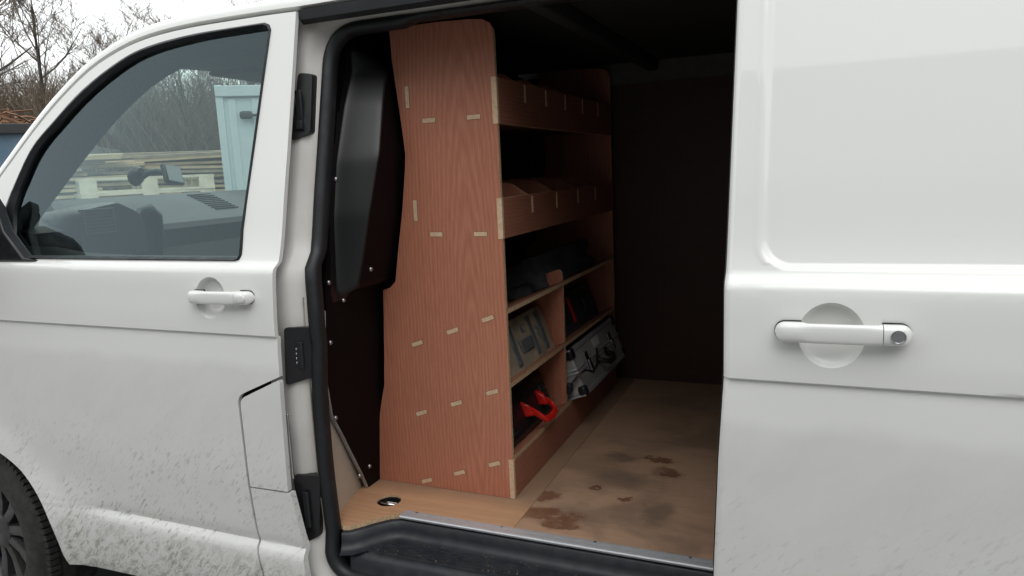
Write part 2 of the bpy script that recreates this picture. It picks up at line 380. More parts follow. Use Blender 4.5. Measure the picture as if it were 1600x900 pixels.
def handle(parent, xc, zc, off, tag_):
    mb = MB(); rings = []; N = 30; L = .106
    for i in range(N+1):
        t = i/N; u = math.sin(math.pi/2*(2*t-1)); x = xc+L*u
        h = .0172*max(.0015, 1-max(0, (abs(u)-.84)/.16)**2)**.5
        base = S(zc)+off; fr = base-.030*max(.12, 1-abs(u)**14)**.5
        bk = base+.004 if (u < -.52 or u > .50) else base-.014
        ring = []
        for k in range(16):
            a = 2*math.pi*k/16; ca, sa = math.cos(a), math.sin(a)
            ex = lambda v: math.copysign(abs(v)**.62, v)
            ring.append((x, (fr+bk)/2+(bk-fr)/2*ex(ca), zc+h*ex(sa)+.001*u))
        rings.append(ring)
    cut = 21
    MB().loft(rings[:cut+1]).build('door_handle', PAINT, parent, 50)
    mb = MB().loft([[(x+.0012,y,z) for x,y,z in r] for r in rings[cut:]]); mb.build('handle_cap', PAINT, parent, 50)
    for a, b in ((0,9),(21,30)):
        MB().loft([[(xc+(x-xc)*1.010, S(zc)+off+(.004 if q in (0,1,2,14,15,13,3) else -.0022), zc+(z-zc)*1.06) for q, (x,y,z) in enumerate(rings[i])] for i in range(a,b+1)]).build('handle_gasket', SEAL, parent, 40)
    x = xc+L*.80; y = S(zc)+off-.0292
    if tag_:
        m = MB(); n = 20
        m.loft([[(x+r*math.cos(2*math.pi*k/n), y-d, zc+.001+r*math.sin(2*math.pi*k/n)) for k in range(n)] for r, d in ((.0115,-.006),(.0115,.0025),(.0098,.0030),(.0092,.0012),(.002,.0012))])
        m.box(x-.001, x+.001, y-.0019, y, zc-.005, zc+.005)
        m.build('lock_cylinder', CHROME, parent, 40)
    else:
        m = MB(); n = 20
        m.loft([[(x+1.35*r*math.cos(2*math.pi*k/n), y-d, zc+.001+r*math.sin(2*math.pi*k/n)) for k in range(n)] for r, d in ((.0105,-.006),(.0105,.0018),(.0095,.0026),(.002,.0028))]).build('lock_cover', PAINT, parent, 40)
handle(front_door, 1.137, 1.210, 0, False)
# inner door trim below the window
tr = MB(); tr.loft([[(x, surf(x,1.3)+.030, 1.292+.02*sstep(.6,.25,x)), (x, surf(x,1.3)+.085, 1.302+.03*sstep(.6,.25,x)), (x, surf(x,1.3)+.115, 1.27), (x, surf(x,1.3)+.125, .60), (x, surf(x,1.3)+.03, .60)] for x in (.2,.35,.5,.7,.9,1.1,1.27)])
tr.build('door_trim', GREYD, front_door, 40)
# mirror sail and mirror
ms = MB().prism([(.215,1.498),(.242,1.46),(.262,1.385),(.335,1.305),(.39,1.295),(.05,1.290),(.05,1.38)], 'y', .02, .055); ms.build('mirror_sail', BLACKP, front_door, bevel=.006)
mir = MB(); rings = []
for i in range(9):
    t = i/8; y = .02-.30*t; sx = .085*(.45+.55*math.sin(math.pi*min(1,.25+t*.75)))+.01; sz = .12*(.30+.70*sstep(0,.35,t))*(1-.35*sstep(.8,1,t))
    rings.append([(.075+sx*math.cos(a), y, 1.355+.01*t+sz*math.sin(a)) for a in [2*math.pi*k/14 for k in range(14)]])
mir.loft(rings).build('wing_mirror', BLACKP, van, 60)
# fuel flap, lower pillar panel
flap = panel('fuel_flap', rpoly([(1.166,.688,.004),(1.164,.935,.03),(1.302,.998,.006),(1.294,.690,.004)],4), PAINT, van, thick=.015)
MB().box(1.297,1.303,.012,.018,.72,.90).build('hinge_rod', CHROME, flap, bevel=.002)
panel('pillar_skin', [(1.165,.683),(1.167,.60),(1.170,.52),(1.184,.44),(1.19,.31),(1.332,.31),(1.330,.45),(1.322,.53),(1.312,.60),(1.300,.685)], PAINT, van, thick=.02, off=.001)

# roof and near/far rails, pillars
def rail_pts():
    pts = GAP+[(1.6,1.946),(2.0,1.946),(2.6,1.946),(3.3,1.944),(3.85,1.93),(3.95,1.90)]
    return pts
RP = rail_pts()
def rail_ring(i):
    x, z = RP[i]; a = Vector(RP[max(i-1,0)]); b = Vector(RP[min(i+1,len(RP)-1)]); t = (b-a).normalized(); n = Vector((-t.y, t.x))
    s = S(z)+front(x)
    out = []
    for u, yy in ((-.004,.018),(.004,.001),(.014,.003),(.026,.010),(.036,.026),(.042,.05),(.044,.09),(.040,.13)):
        out.append((x+n.x*u, s+yy, z+n.y*u))
    return out
near = [rail_ring(i) for i in range(len(RP))]
body = MB().loft(near, False); body.build('roof_rail', PAINT, van, 60, fix=False)
MB().loft([[(x,1.9-y,z) for x,y,z in r] for r in near], False).build('roof_rail', PAINT, van, 60, fix=False)
roof = []
for i, (x, z) in enumerate(RP):
    if x < .6: continue
    a = near[i][-1]; row = []
    for k in range(17):
        t = k/16; y = a[1]+(1.9-2*a[1])*t; cv = 4*t*(1-t)
        row.append((a[0]-.16*cv*sstep(1.3,.62,x), y, a[2]+.035*cv**.7+.004))
    roof.append(row)
MB().loft(roof, False).build('roof', PAINT, van, 60, fix=False)
ws = []
for i, (x, z) in enumerate(RP):
    if x > .67: continue
    a = near[i][-1]; row = []
    for k in range(17):
        t = k/16; y = a[1]+(1.9-2*a[1])*t; cv = 4*t*(1-t)
        row.append((a[0]-.16*cv-.16*cv*sstep(.7,.1,x), y, a[2]+.03*cv))
    ws.append(row)
MB().loft(ws, False).build('windscreen', WSGLASS, van, 60, fix=False)
# bonnet, nose, front wing, far side, rear
bon = []
for x, z, w_ in ((-.14,1.21,0),(-.35,1.16,.03),(-.60,1.06,.08),(-.80,.95,.15),(-.90,.78,.2),(-.92,.55,.2),(-.90,.34,.22)):
    bon.append([(x-.12*4*t*(1-t), .10+w_+(1.7-2*w_)*t, z+.05*4*t*(1-t)*(1 if z > .9 else 0)) for t in [k/12 for k in range(13)]])
MB().loft(bon, False).build('bonnet', PAINT, van, 60)
wing = arc(0,.33,.365,90,180,16)+[(-.40,.30),(-.86,.34),(-.88,.55),(-.86,.78),(-.76,.95),(-.56,1.06),(-.32,1.17),(-.165,1.23),(-.165,1.1),(-.105,.80),(-.065,.70)]
panel('front_wing', wing[::1], PAINT, van, thick=.02)
panel('front_wing', wing[::1], PAINT, van, thick=.02, mirror=True)
fardoor = arc(0,.33,.365,90,3,18)+[(.372,.31),(3.0-.372,.31)]+arc(3.0,.33,.365,177,3,24)+[(3.372,.31),(3.95,.33),(3.95,1.0),(3.95,1.3),(3.93,1.925)]+[(x,z-.008) for x,z in RP[-3::-1]]+[(-.16,1.1),(-.10,.80),(-.05,.71)]
far_side = panel('far_side', fardoor, PAINT, van, [wo], thick=.02, mirror=True)
MB().add([(x, 1.9-surf(x,z)-.012, z) for x, z in wo], [tuple(range(len(wo)))]).build('window_glass', GLASS, far_side)
rearq = [(2.44,.31),(3.0-.372,.31)]+arc(3.0,.33,.365,177,3,24)+[(3.372,.31),(3.95,.33),(3.95,1.0),(3.95,1.3),(3.93,1.925),(3.3,1.936),(2.44,1.938)]
panel('rear_quarter', rearq, PAINT, van, thick=.02, off=.002)
MB().loft([[(3.95+.03*math.sin(math.pi*t), surf(3.9,z)+.01+(1.88-2*surf(3.9,z))*t, z) for t in [k/10 for k in range(11)]] for z in (.33,.6,.9,1.12,1.3,1.5,1.7,1.93)], False).build('rear_door', PAINT, van, 60)
panel('sill', [(.38,.27),(1.30,.27),(2.44,.27),(2.60,.27),(2.60,.40),(1.34,.42),(1.34,.335),(1.15,.325),(.38,.305)], PAINT, van, off=.028, thick=.03)
MB().box(-.55,3.90,.14,1.76,.24,.30).build('underbody', BLACKP, van)
# white frame of the side opening, swept round a rounded rectangle
path = rpoly([(1.338,.408,.10),(2.432,.408,.085),(2.432,1.905,.085),(1.338,1.905,.105)],10)
dense = []
for i, p in enumerate(path):
    q = path[(i+1)%len(path)]; n = max(1, int(math.hypot(q[0]-p[0], q[1]-p[1])/.04))
    for k in range(n): dense.append((p[0]+(q[0]-p[0])*k/n, p[1]+(q[1]-p[1])*k/n))
def xshift(z): return .012*math.exp(-((z-1.12)/.16)**2)
def sweep(sec, m, name, parent, smooth=50, closed=False):
    rings = []; n = len(dense)
    for i in range(n+1):
        a = Vector(dense[(i-1)%n]); b = Vector(dense[(i+1)%n]); p = dense[i%n]; t = (b-a).normalized(); nn = Vector((t.y, -t.x))  # outward
        k = 1 if p[0] < 1.6 else .6
        rings.append([(p[0]+nn.x*u*k+(xshift(p[1]) if p[0] < 1.5 else 0), S(p[1])+dd, p[1]+nn.y*u*k) for u, dd in sec])
    return MB().loft(rings, closed, False).build(name, m, parent, smooth)
fr_sec = [(.110,.046),(.080,.050),(.060,.052),(.046,.054),(.036,.058),(.026,.068),(.014,.078),(-.002,.084),(-.004,.13)]
frame = sweep(fr_sec, JAMB, 'opening_frame', van)
sw = [(-.010+.019*math.cos(a), .096+.026*math.sin(a)) for a in [2*math.pi*k/12 for k in range(12)]]
sweep(sw, SEAL, 'opening_seal', van, 60, True)
# striker / guide plates on the pillar
def plate(zs, extra):
    mb = MB(); (z0, x0a, x0b), (z1, x1a, x1b) = zs
    def P(x, z, d): return (x, S(z)+.053+max(0, x-1.303)*.75+d, z)
    q = [(x0a,z0),(x0b,z0+.02),(x1b,z1-.004),(x1a,z1)]
    q = rpoly([(a,b,.010) for a,b in q],3)
    mb.add([P(a,b,-.012) for a,b in q]+[P(a,b,.02) for a,b in q], [tuple(range(len(q)))]+[(i,(i+1)%len(q),(i+1)%len(q)+len(q),i+len(q)) for i in range(len(q))])
    o = mb.build('guide_plate', BLACKP, van, bevel=.002)
    for (x,z,w_,h_) in extra:
        xm, ym, zm = P(x,z,-.016); MB().box(xm-w_,xm+w_,ym-.002,ym+.006,zm-h_,zm+h_).build('contact', GREYD if h_ > .01 else CHROME, o, bevel=.0015)
plate(((1.603,1.276,1.325),(1.783,1.286,1.322)), [(1.300,1.69,.009,.045),(1.303,1.645,.010,.011)])
plate(((.968,1.284,1.352),(1.126,1.296,1.362)), [(1.325,1.05,.012,.035)]+[(1.325+dx,1.03+.012*k,.0022,.0035) for k in range(4) for dx in (-.005,.005)])
plate(((.513,1.279,1.325),(.719,1.280,1.345)), [(1.31,.62,.008,.05)])
# roller track slot under the roof edge
MB().box(1.34,3.6,.205,.29,1.925,1.947).build('roller_track', BLACKP, van)
MB().loft([[(x, .197, 1.940),(x,.213,1.940),(x,.213,1.905),(x,.199,1.915)] for x in (1.306,1.6,2.5,3.6)]).build('track_seal', SEAL, van)

# sliding door, slid back along the side
SOFF = -.090
def sl_edge(z): return float(np.interp(z, [.31,.72,.95,1.117,1.274,1.3,1.8,1.93],[2.393,2.396,2.404,2.413,2.412,2.412,2.417,2.42]))
def wrec(x, z):
    # recessed blank window field with rounded corners
    cx, cz, hx, hz, r = 3.0, 1.60, .525, .292, .05
    dx = abs(x-cx)-hx+r; dz = abs(z-cz)-hz+r
    sd = math.hypot(max(dx,0), max(dz,0))+min(max(dx,dz),0)-r
    y = .0065*sstep(.004,-.009,sd)
    y -= .0012*math.exp(-((sd-.010)/.005)**2)*(1 if z > 1.315 else 0)
    e = x-sl_edge(z); y += .010*max(0, 1-e/.012)**2 if e < .012 else 0
    return y
zz = [.31,.45,.6,.72,.85,.95,1.05,1.117,1.2,1.274,1.3,1.45,1.6,1.8,1.925]
sl_out = [(sl_edge(z),z) for z in zz]+[(3.55,1.925),(3.56,1.5),(3.56,1.0),(3.56,.31)]
sliding = panel('sliding_door', sl_out, PAINT, van, off=SOFF, thick=.045, extra=wrec,
    xc=[2.40+.003*k for k in range(12)]+[2.450+.0025*k for k in range(30)], zc=[1.299+.0025*k for k in range(26)]+[1.872+.003*k for k in range(10)], dish=(2.592,1.198,.0535))
handle(sliding, 2.607, 1.206, SOFF-.002, True)
MB().loft([[(sl_edge(z)+.004, S(z)+SOFF+.043, z),(sl_edge(z)-.006, S(z)+SOFF+.047, z),(sl_edge(z)-.007, S(z)+SOFF+.068, z),(sl_edge(z)+.02, S(z)+SOFF+.072, z)] for z in zz]).build('edge_seal', SEAL, sliding, 50)
MB().loft([[(sl_edge(z)+.02, S(z)+SOFF+.044, z),(3.54, S(z)+SOFF+.044, z),(3.54, S(z)+SOFF+.072, z),(sl_edge(z)+.02, S(z)+SOFF+.073, z)] for z in zz]).build('inner_skin', JAMB, sliding)

# wheels
def wheel(x, far=False):
    wh = sub('wheel', van); sgn = -1 if far else 1; yo = 1.9 if far else 0
    def lathe(prof, n=64, tread=False):
        rings = []
        for k in range(n):
            a = 2*math.pi*k/n; rings.append([(x+r*math.cos(a), yo+sgn*y, .33+r*math.sin(a)) for y, r in prof])
        rings.append(rings[0]); return MB().loft(rings, False)
    lathe([(.06,.192),(.035,.203),(.026,.240),(.030,.285),(.045,.312),(.060,.322),(.075,.327),(.078,.320),(.088,.320),(.091,.328),(.13,.330),(.133,.321),(.145,.321),(.148,.330),(.20,.327),(.225,.316),(.245,.28),(.24,.22),(.22,.205)]).build('tyre', TYRE, wh, 30)
    lg = MB()
    for k in range(90):      # shoulder tread blocks
        a = 2*math.pi*k/90; mt = Matrix.Translation((x, yo, .33)) @ Matrix.Rotation(-a, 4, 'Y')
        lg.box(.306,.3305,*sorted((sgn*.045,sgn*.076)),-.0075,.0075, mt)
    lg.build('tread_block', TYRE, wh)['kind'] = 'stuff'
    lathe([(.055,.197),(.043,.203),(.040,.197),(.052,.187),(.09,.18),(.15,.175)]).build('rim', RIM, wh, 30)
    sp = MB()
    for k in range(10):
        a = 2*math.pi*k/10+.16; mt = Matrix.Translation((x, yo, .33)) @ Matrix.Rotation(-a, 4, 'Y')
        pr = [(.03,-.022,.062),(.11,-.018,.056),(.19,-.022,.052)]
        sp.loft([[tuple(mt @ Vector((r, sgn*y_, w_*s))) for y_, s in ((d,-1),(d-.006,0),(d,1),(d+.03,1),(d+.03,-1))] for r, w_, d in ((.03,.016,.055),(.11,.017,.062),(.193,.024,.056))])
    for y_, r in ((.05,.06),): sp.loft([[(x+rr*math.cos(2*math.pi*k/24), yo+sgn*yy, .33+rr*math.sin(2*math.pi*k/24)) for k in range(24)] for rr, yy in ((.065,.09),(.065,.055),(.05,.045),(.005,.042))])
    sp.build('spokes', RIM, wh, 40)
    lathe([(.10,.19),(.12,.16),(.13,.04)]).build('brake_disc', GREYD, wh, 30)
    if x < 1:      # front wheels slightly steered
        p = Vector((x, yo+sgn*.13, 0)); rz = Matrix.Rotation(R(-7), 4, 'Z'); wh.location = wh.location+p-rz @ p; wh.rotation_euler = (0,0,R(-7))
for x in (0, 3.0):
    wheel(x-(.055 if x < 1 else 0)); wheel(x-(.055 if x < 1 else 0), True)
    for far in (0, 1):
        a = []
        for k in range(25):
            t = R(-10+200*k/24); a.append([(x+.385*math.cos(t), (1.9-y if far else y), .33+.385*math.sin(t)) for y in (.02,.30)])
        MB().loft(a, False).build('wheel_liner', BLACKP, van, 60)

# cab interior
MB().loft([[(xf,y,1.455),(xf+.03,y,1.465),(-.05,y,1.418),(.07,y,1.366),(.105,y,1.348),(.115,y,1.325),(.09,y,1.25),(.11,y,1.15),(.0,y,.95),(-.1,y,.60),(xf,y,.60)] for y, xf in ((.42,-.12),(.6,-.17),(.8,-.20),(1.1,-.20),(1.35,-.17),(1.5,-.12))]).build('dashboard', GREY, van, 25)
dash = bpy.data.objects['dashboard']
MB().loft([[(-.40+.1*k,y,1.40),(-.25,y,1.44),(-.02,y,1.40),(.12,y,1.36),(.13,y,1.20),(.02,y,.7),(-.3,y,.7)] for k, y in ((0,.42),(.5,.30),(1.5,.20))]).build('dash_end', GREYD, dash, 40)
# vent pod with hood
pod = MB(); rings = []
for x, s in ((-.14,.75),(.02,.98),(.13,1.0),(.165,.95)):
    rings.append([(x-.10*(q[1]-1.39)+.02, .44+s*(q[0]-.44), 1.375+s*(q[1]-1.375)) for q in rpoly([(.315,1.30,.03),(.335,1.43,.04),(.50,1.452,.05),(.60,1.40,.06),(.60,1.25,.02),(.33,1.25,.02)],4)])
pod.loft(rings).build('vent_pod', BLACKP, dash, 40)
vf = MB(); X = .186
vf.box(X-.02,X+.004,.345,.353,1.345,1.428); vf.box(X-.02,X+.004,.462,.470,1.345,1.428); vf.box(X-.02,X+.004,.345,.470,1.424,1.432); vf.box(X-.02,X+.004,.345,.470,1.341,1.348)
vent = vf.build('air_vent', GREY, dash, bevel=.002)
for k in range(6): MB().box(X-.012,X+.003,.354,.461,1.355+.0122*k,1.3585+.0122*k).build('louvre', GREY, vent)
MB().tube([(.10,.585,1.25),(.135,.60,1.36),(.14,.625,1.405),(.14,.665,1.415),(.135,.70,1.385),(.12,.71,1.30),(.10,.71,1.22)], .022, 10).build('cluster_hood', BLACKP, dash, 60)
MB().box(.06,.118,.60,.70,1.22,1.39).build('hood_recess', BLACKP, dash)
gv = MB(); X = .02
for k in range(9): gv.box(-.14+.020*k,-.131+.020*k,1.12,1.26,1.447-.0082*k,1.4565-.0082*k)
gv.build('demister_grille', GREYD, dash)
MB().box(.100,.122,.62,1.05,1.16,1.165).build('glovebox_seam', GREYD, dash)
# pillar trims, headlining, visor, bulkhead front
for far in (0, 1):
    rg = []
    for i, (x, z) in enumerate(RP):
        if x > 1.35: break
        s = S(z)+front(x); Y = lambda v: 1.9-v if far else v
        rg.append([(x+.012, Y(s+.045), z-.012),(x-.012, Y(s+.135), z+.020),(x-.008, Y(s+.215), z+.006),(x+.03, Y(s+.185), z-.045),(x+.035, Y(s+.05), z-.035)])
    MB().loft(rg).build('pillar_trim', LINING, van, 50)
hl = [[(x, y, 1.935+.035*4*t*(1-t)-.05*sstep(.80,.46,x)) for t, y in [(k/8, .30+1.3*k/8) for k in range(9)]] for x in (.47,.55,.7,.9,1.1,1.3)]
MB().loft(hl, False).build('headlining', LINING, van, 60)
MB().box(.56,.76,.62,1.00,1.880,1.898, None).build('sun_visor', LINING, van, bevel=.008)
MB().loft([[(1.26,S(z)+.06,z),(1.27,S(z)+.06,z),(1.27,1.84-S(z),z),(1.26,1.84-S(z),z)] for z in (.5,.9,1.3,1.5,1.7,1.94)]).build('cab_rear_trim', GREYD, van)
MB().box(-.3,1.26,.10,1.80,.50,.53).build('cab_floor', GREYD, van)
for y in (.48, 1.42):
    st = MB(); st.loft([[(.62+.10,y-.24,.80),(.72,y+.24,.80),(.72,y+.24,.95),(.72,y-.24,.95)],[(1.10,y-.24,.80),(1.10,y+.24,.80),(1.10,y+.24,.92),(1.10,y-.24,.92)]])
    se = st.build('cab_seat', GREYD, van, bevel=.04); st = MB()
    st.loft([[(1.02,y-.22,.92),(1.02,y+.22,.92),(1.16,y+.22,.92),(1.16,y-.22,.92)],[(1.12,y-.19,1.28),(1.12,y+.19,1.28),(1.22,y+.19,1.28),(1.22,y-.19,1.28)]])
    st.build('seat_back', GREYD, se, bevel=.04)

# ------------------------------------------------------------------ cargo bay: floor, step, linings, bulkhead
FZ = .55
def slab(name, poly, m, z0=FZ-.012, z1=FZ, hole=None, parent=van):
    bm = bmesh.new()
    for loop in [poly]+([hole] if hole else []):
        vs = [bm.verts.new((x,y,z1)) for x, y in loop]
        for i in range(len(vs)): bm.edges.new((vs[i], vs[(i+1)%len(vs)]))
    bmesh.ops.triangle_fill(bm, use_beauty=True, edges=bm.edges[:]); bm.normal_update()
    for f in bm.faces:
        if f.normal.z < 0: f.normal_flip()
    be = [e for e in bm.edges if e.is_boundary]; g = bmesh.ops.extrude_edge_only(bm, edges=be)
    for v in [q for q in g['geom'] if isinstance(q, bmesh.types.BMVert)]: v.co.z = z0
    bmesh.ops.recalc_face_normals(bm, faces=bm.faces[:])
    me = bpy.data.meshes.new(name); bm.to_mesh(me); bm.free()
    me.materials.append(m); me.materials.append(EDGE)
    o = link(name, me, None, parent)
    for p in me.polygons: p.material_index = 0 if abs(p.normal.z) > .5 else 1
    return o
frontcurve = [(1.374,.108),(1.392,.114),(1.412,.138),(1.436,.172),(1.466,.204),(1.50,.224)]
circ = [(1.413+.036*math.cos(2*math.pi*k/28), .284+.036*math.sin(2*math.pi*k/28)) for k in range(28)]
slab('floor_board', frontcurve+[(1.829,.224),(1.829,1.69),(1.275,1.69),(1.275,.42),(1.280,.30),(1.305,.18),(1.340,.128)], FLOORA, hole=circ)
slab('floor_board', [(1.831,.224),(2.45,.224),(2.9,.224),(2.9,.863),(1.831,.863)], FLOORB)
slab('floor_board', [(1.831,.866),(2.9,.866),(2.9,1.69),(1.831,1.69)], FLOORB, z1=FZ-.0015)
slab('floor_board', [(2.903,.20),(3.86,.20),(3.86,1.69),(2.903,1.69)], FLOORB)
# tie-down ring in its round cup
cup = MB(); n = 28
cup.loft([[(1.413+r*math.cos(2*math.pi*k/n), .284+r*math.sin(2*math.pi*k/n), z) for k in range(n)] for r, z in ((.0362,FZ-.001),(.035,FZ-.03),(.001,FZ-.032))], True, False)
cp = cup.build('lashing_cup', BLACKP, van, 40)
MB().tube([(1.385,.284,FZ-.014),(1.398,.272,FZ-.006),(1.415,.268,FZ-.004),(1.432,.274,FZ-.006),(1.443,.284,FZ-.014)], .0058, 8).build('lashing_ring', CHROME, cp, 60)
MB().box(1.396,1.430,.286,.302,FZ-.03,FZ-.012).build('ring_clip', WHITE, cp, bevel=.003)
# aluminium edge strip with a rounded nose and grooves
sec = [(.243,.5505),(.243,.5525),(.230,.5530),(.228,.5520),(.225,.5520),(.223,.5535),(.212,.5535),(.208,.5520),(.206,.5490),(.207,.5440),(.210,.5440),(.2105,.5480),(.214,.5505)]
MB().loft([[(x,y,z) for y,z in sec] for x in (1.495,1.9,2.40)]).build('edge_strip', ALU, van, 35)
strip = bpy.data.objects['edge_strip']
for x in (1.535,1.80,2.06,2.30):
    MB().loft([[(x+r*math.cos(2*math.pi*k/10), .236+r*math.sin(2*math.pi*k/10), z) for k in range(10)] for r, z in ((.0040,.552),(.0035,.5542),(.0005,.5546))]).build('screw', STEEL, strip, 40)
# step tray
edgep = frontcurve+[(1.62,.224),(1.9,.224),(2.45,.224)]
def inset(pts, d):
    out = []
    for i, p in enumerate(pts):
        a = Vector(pts[max(i-1,0)]); b = Vector(pts[min(i+1,len(pts)-1)]); t = (b-a).normalized(); n = Vector((t.y,-t.x)); out.append((p[0]+n.x*d, p[1]+n.y*d))
    return out
cols = []
for d, z in ((-.006,.5365),(.010,.5385),(.016,.534),(.020,.515),(.025,.501),(.035,.493),(.050,.490)):
    cols.append([(x,y,z) for x, y in inset(edgep, d)])
last = cols[-1]
for f, dz in ((.25,0),(.5,0),(.75,-.001),(1,-.003)):
    cols.append([(x+(max(x,1.47)-x)*f*.2, y+(.104-y)*f, z+dz) for x, y, z in last])
cols.append([(x,y-.016,z-.012) for x,y,z in cols[-1]]); cols.append([(x,y-.004,z-.05) for x,y,z in cols[-1]])
step = MB().loft(cols, False).build('step_tray', STEP, van, 60)
rb = MB()
for k in range(6):
    y = .110+.0125*k; rb.loft([[(x0, y-.0035, .4885),(x0, y-.0018, .4935),(x0, y+.0018, .4935),(x0, y+.0035, .4885)] for x0 in (1.475+.004*k,1.9,2.42)])
rb.build('tread_ribs', STEP, step, 30)
cr = MB(); rnd = random.Random(5)
for k in range(130):
    x, y, s = rnd.uniform(1.45,2.38), rnd.uniform(.108,.19), rnd.uniform(.0005,.0016); mt = Matrix.Translation((x,y,.4915)) @ Matrix.Rotation(rnd.random()*6,4,'Z'); cr.box(-s*1.5,s*1.5,-s,s,-.003,s*.8,mt)
crumbs = cr.build('grit', noisy('grit', (.16,.12,.08), (.10,.08,.06), 90.), step); crumbs['kind'] = 'stuff'
# inner lining
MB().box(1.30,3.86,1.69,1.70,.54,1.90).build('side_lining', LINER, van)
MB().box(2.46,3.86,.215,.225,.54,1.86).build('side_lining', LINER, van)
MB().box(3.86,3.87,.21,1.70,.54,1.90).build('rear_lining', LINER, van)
MB().box(1.28,3.87,.22,1.70,1.925,1.932).build('roof_lining', ROOFL, van)
MB().box(1.30,3.87,.24,1.68,1.895,1.924).box(1,1.001,1,1.001,1,1.001) if False else None
MB().loft([[(1.9,y,1.925),(1.96,y,1.925),(1.95,y,1.885),(1.91,y,1.885)] for y in (.26,1.69)]).build('roof_bow', ROOFL, van, bevel=.006)
MB().loft([[(x,1.69,1.925),(x,1.69,1.84),(x,1.672,1.845),(x,1.655,1.925)] for x in (1.5,3.8)]).build('cant_rail', noisy('rail_grey', (.12,.12,.12), (.10,.10,.10), 20.), van)
MB().box(1.33,3.9,.10,.16,.30,.44).build('inner_sill', BLACKP, van)
# bulkhead: moulded black panel
EZ = [.54,.741,.868,1.10,1.165,1.185,1.20,1.30,1.399,1.564,1.70,1.83,1.91]
EX = [1.288,1.308,1.338,1.352,1.358,1.385,1.402,1.425,1.445,1.467,1.458,1.445,1.442]
def bx_(y, z):
    lower = float(np.interp(z, [.54,.741,.868,1.0,1.2,1.92],[1.302,1.318,1.334,1.345,1.352,1.352]))
    up = float(np.interp(z, EZ, EX))
    a0 = max(yl(z)+.004, float(np.interp(z, [1.2,1.40,1.55,1.70,1.80], [.195,.212,.245,.300,.350]))); k = sstep(a0,a0+.040,y)*sstep(1.163,1.205,z)*sstep(1.90,1.78,z)*sstep(1.62,1.50,y)
    side = .012*sstep(.62,.70,y)
    dome = .010*math.exp(-((y-.29)/.05)**2-((z-.93)/.09)**2)
    return lower+(up-.004-lower-side)*k+dome*0
def yl(z): return float(np.interp(z, [.534,.607,.657,.758,.851,.947,1.05,1.22,1.5,1.8,1.92],[.350,.312,.282,.222,.160,.140,.139,.150,.205,.240,.285]))
zs = [.552+.0171*k for k in range(80)]; grid = []
for z in zs:
    a = yl(z); row = [(bx_(a,z)-.012, a, z)]
    a0 = max(a+.004, float(np.interp(z, [1.2,1.40,1.55,1.70,1.80], [.195,.212,.245,.300,.350])))
    for y in [a+.001+(a0-a-.001)*k/8 for k in range(8)]+[a0+.042*k/18 for k in range(19)]+[a0+.042+(1.69-a0-.042)*(k/30)**1.6 for k in range(1,31)]: row.append((bx_(y,z), y, z))
    grid.append(row)
bulk = MB().loft(grid, False).build('bulkhead', BULK, van, 60)
bulk.data.materials.append(BULKG)
for p in bulk.data.polygons:
    a0 = float(np.interp(p.center.z, [1.2,1.40,1.55,1.70,1.80], [.195,.212,.245,.300,.350]))
    if 1.17 < p.center.z < 1.86 and a0-.02 < p.center.y < a0+.0435: p.material_index = 1
for y, z in ((.262,1.757),(.235,1.50),(.165,1.225),(.156,1.060),(.172,.838),(.292,.612),(.285,1.245),(.345,.62),(.225,1.165)):
    x = bx_(y,z); MB().loft([[(x+d, y+r*math.cos(2*math.pi*k/8), z+r*math.sin(2*math.pi*k/8)) for k in range(8)] for r, d in ((.007,0),(.007,.003),(.0045,.006),(.001,.007))]).build('bolt', STEEL, bulk, 40)
MB().loft([[(bx_(yl(z),z)-.010, yl(z)-.004, z),(bx_(yl(z),z)-.001, yl(z)-.003, z),(bx_(yl(z),z)-.001, yl(z)+.001, z),(bx_(yl(z),z)-.010, yl(z)+.001, z)] for z in zs[:36]]).build('flange_edge', noisy('flange_grey', (.30,.29,.28), (.36,.35,.34), 20.), bulk, 50)
MB().loft([[(1.338, S(z)+.07, z),(1.270, .36, z)] for z in (.545,.7,.85,1.0,1.2)], False).build('pillar_inner', BEIGE, van)
MB().loft([[(1.337, S(z)+.10, z),(1.325, .40, z)] for z in (1.2,1.35,1.5,1.7,1.92)], False).build('pillar_cover', BLACKP, van)
# ------------------------------------------------------------------ shelving unit
XS, YN, YF = 1.768, .405, 1.585
rack = thing('shelf_unit', 'reddish plywood shelving unit standing against the black bulkhead inside the van', 'shelving', (1.55,1.0,FZ))
def ply(name, poly, axis, a, b, face=PLY, parent=rack):
    me = MB().prism(poly, axis, a, b); o = me.build(name, face, parent); o.data.materials.append(EDGE)
    ai = 'xyz'.index(axis)
    for p in o.data.polygons: p.material_index = 0 if abs(p.normal[ai]) > .7 else 1
    return o
prof = [(1.296,FZ+.001),(1.298,.60),(1.316,.741),(1.328,.80),(1.346,.868),(1.356,1.0),(1.363,1.10),(1.366,1.163),(1.392,1.172),(1.412,1.191),(1.432,1.30),(1.452,1.399),(1.472,1.53),(1.475,1.564),(1.468,1.65),(1.455,1.78),(1.451,1.83),(1.449,1.909)]
top = [(1.60,1.910),(1.70,1.906),(1.735,1.902),(1.755,1.892),(1.765,1.875),(1.767,1.85)]
end_near = ply('end_panel', prof+top+[(XS-.001,FZ+.001)], 'y', YN, YN+.012)
ply('end_panel', prof+top+[(XS-.001,FZ+.001)], 'y', YF, YF+.012)
def tenon(x, z, w_, h_, ang):
    mt = Matrix.Translation((x, YN, z)) @ Matrix.Rotation(-ang, 4, 'Y')
    MB().box(-w_-.0011,w_+.0011,-.0004,.004,-h_-.0009,h_+.0009,mt).build('slot', GREYD, end_near)
    o = MB().box(-w_,w_,-.0009,.004,-h_,h_,mt).build('tenon', TENON, end_near)
SL = math.atan(.36)
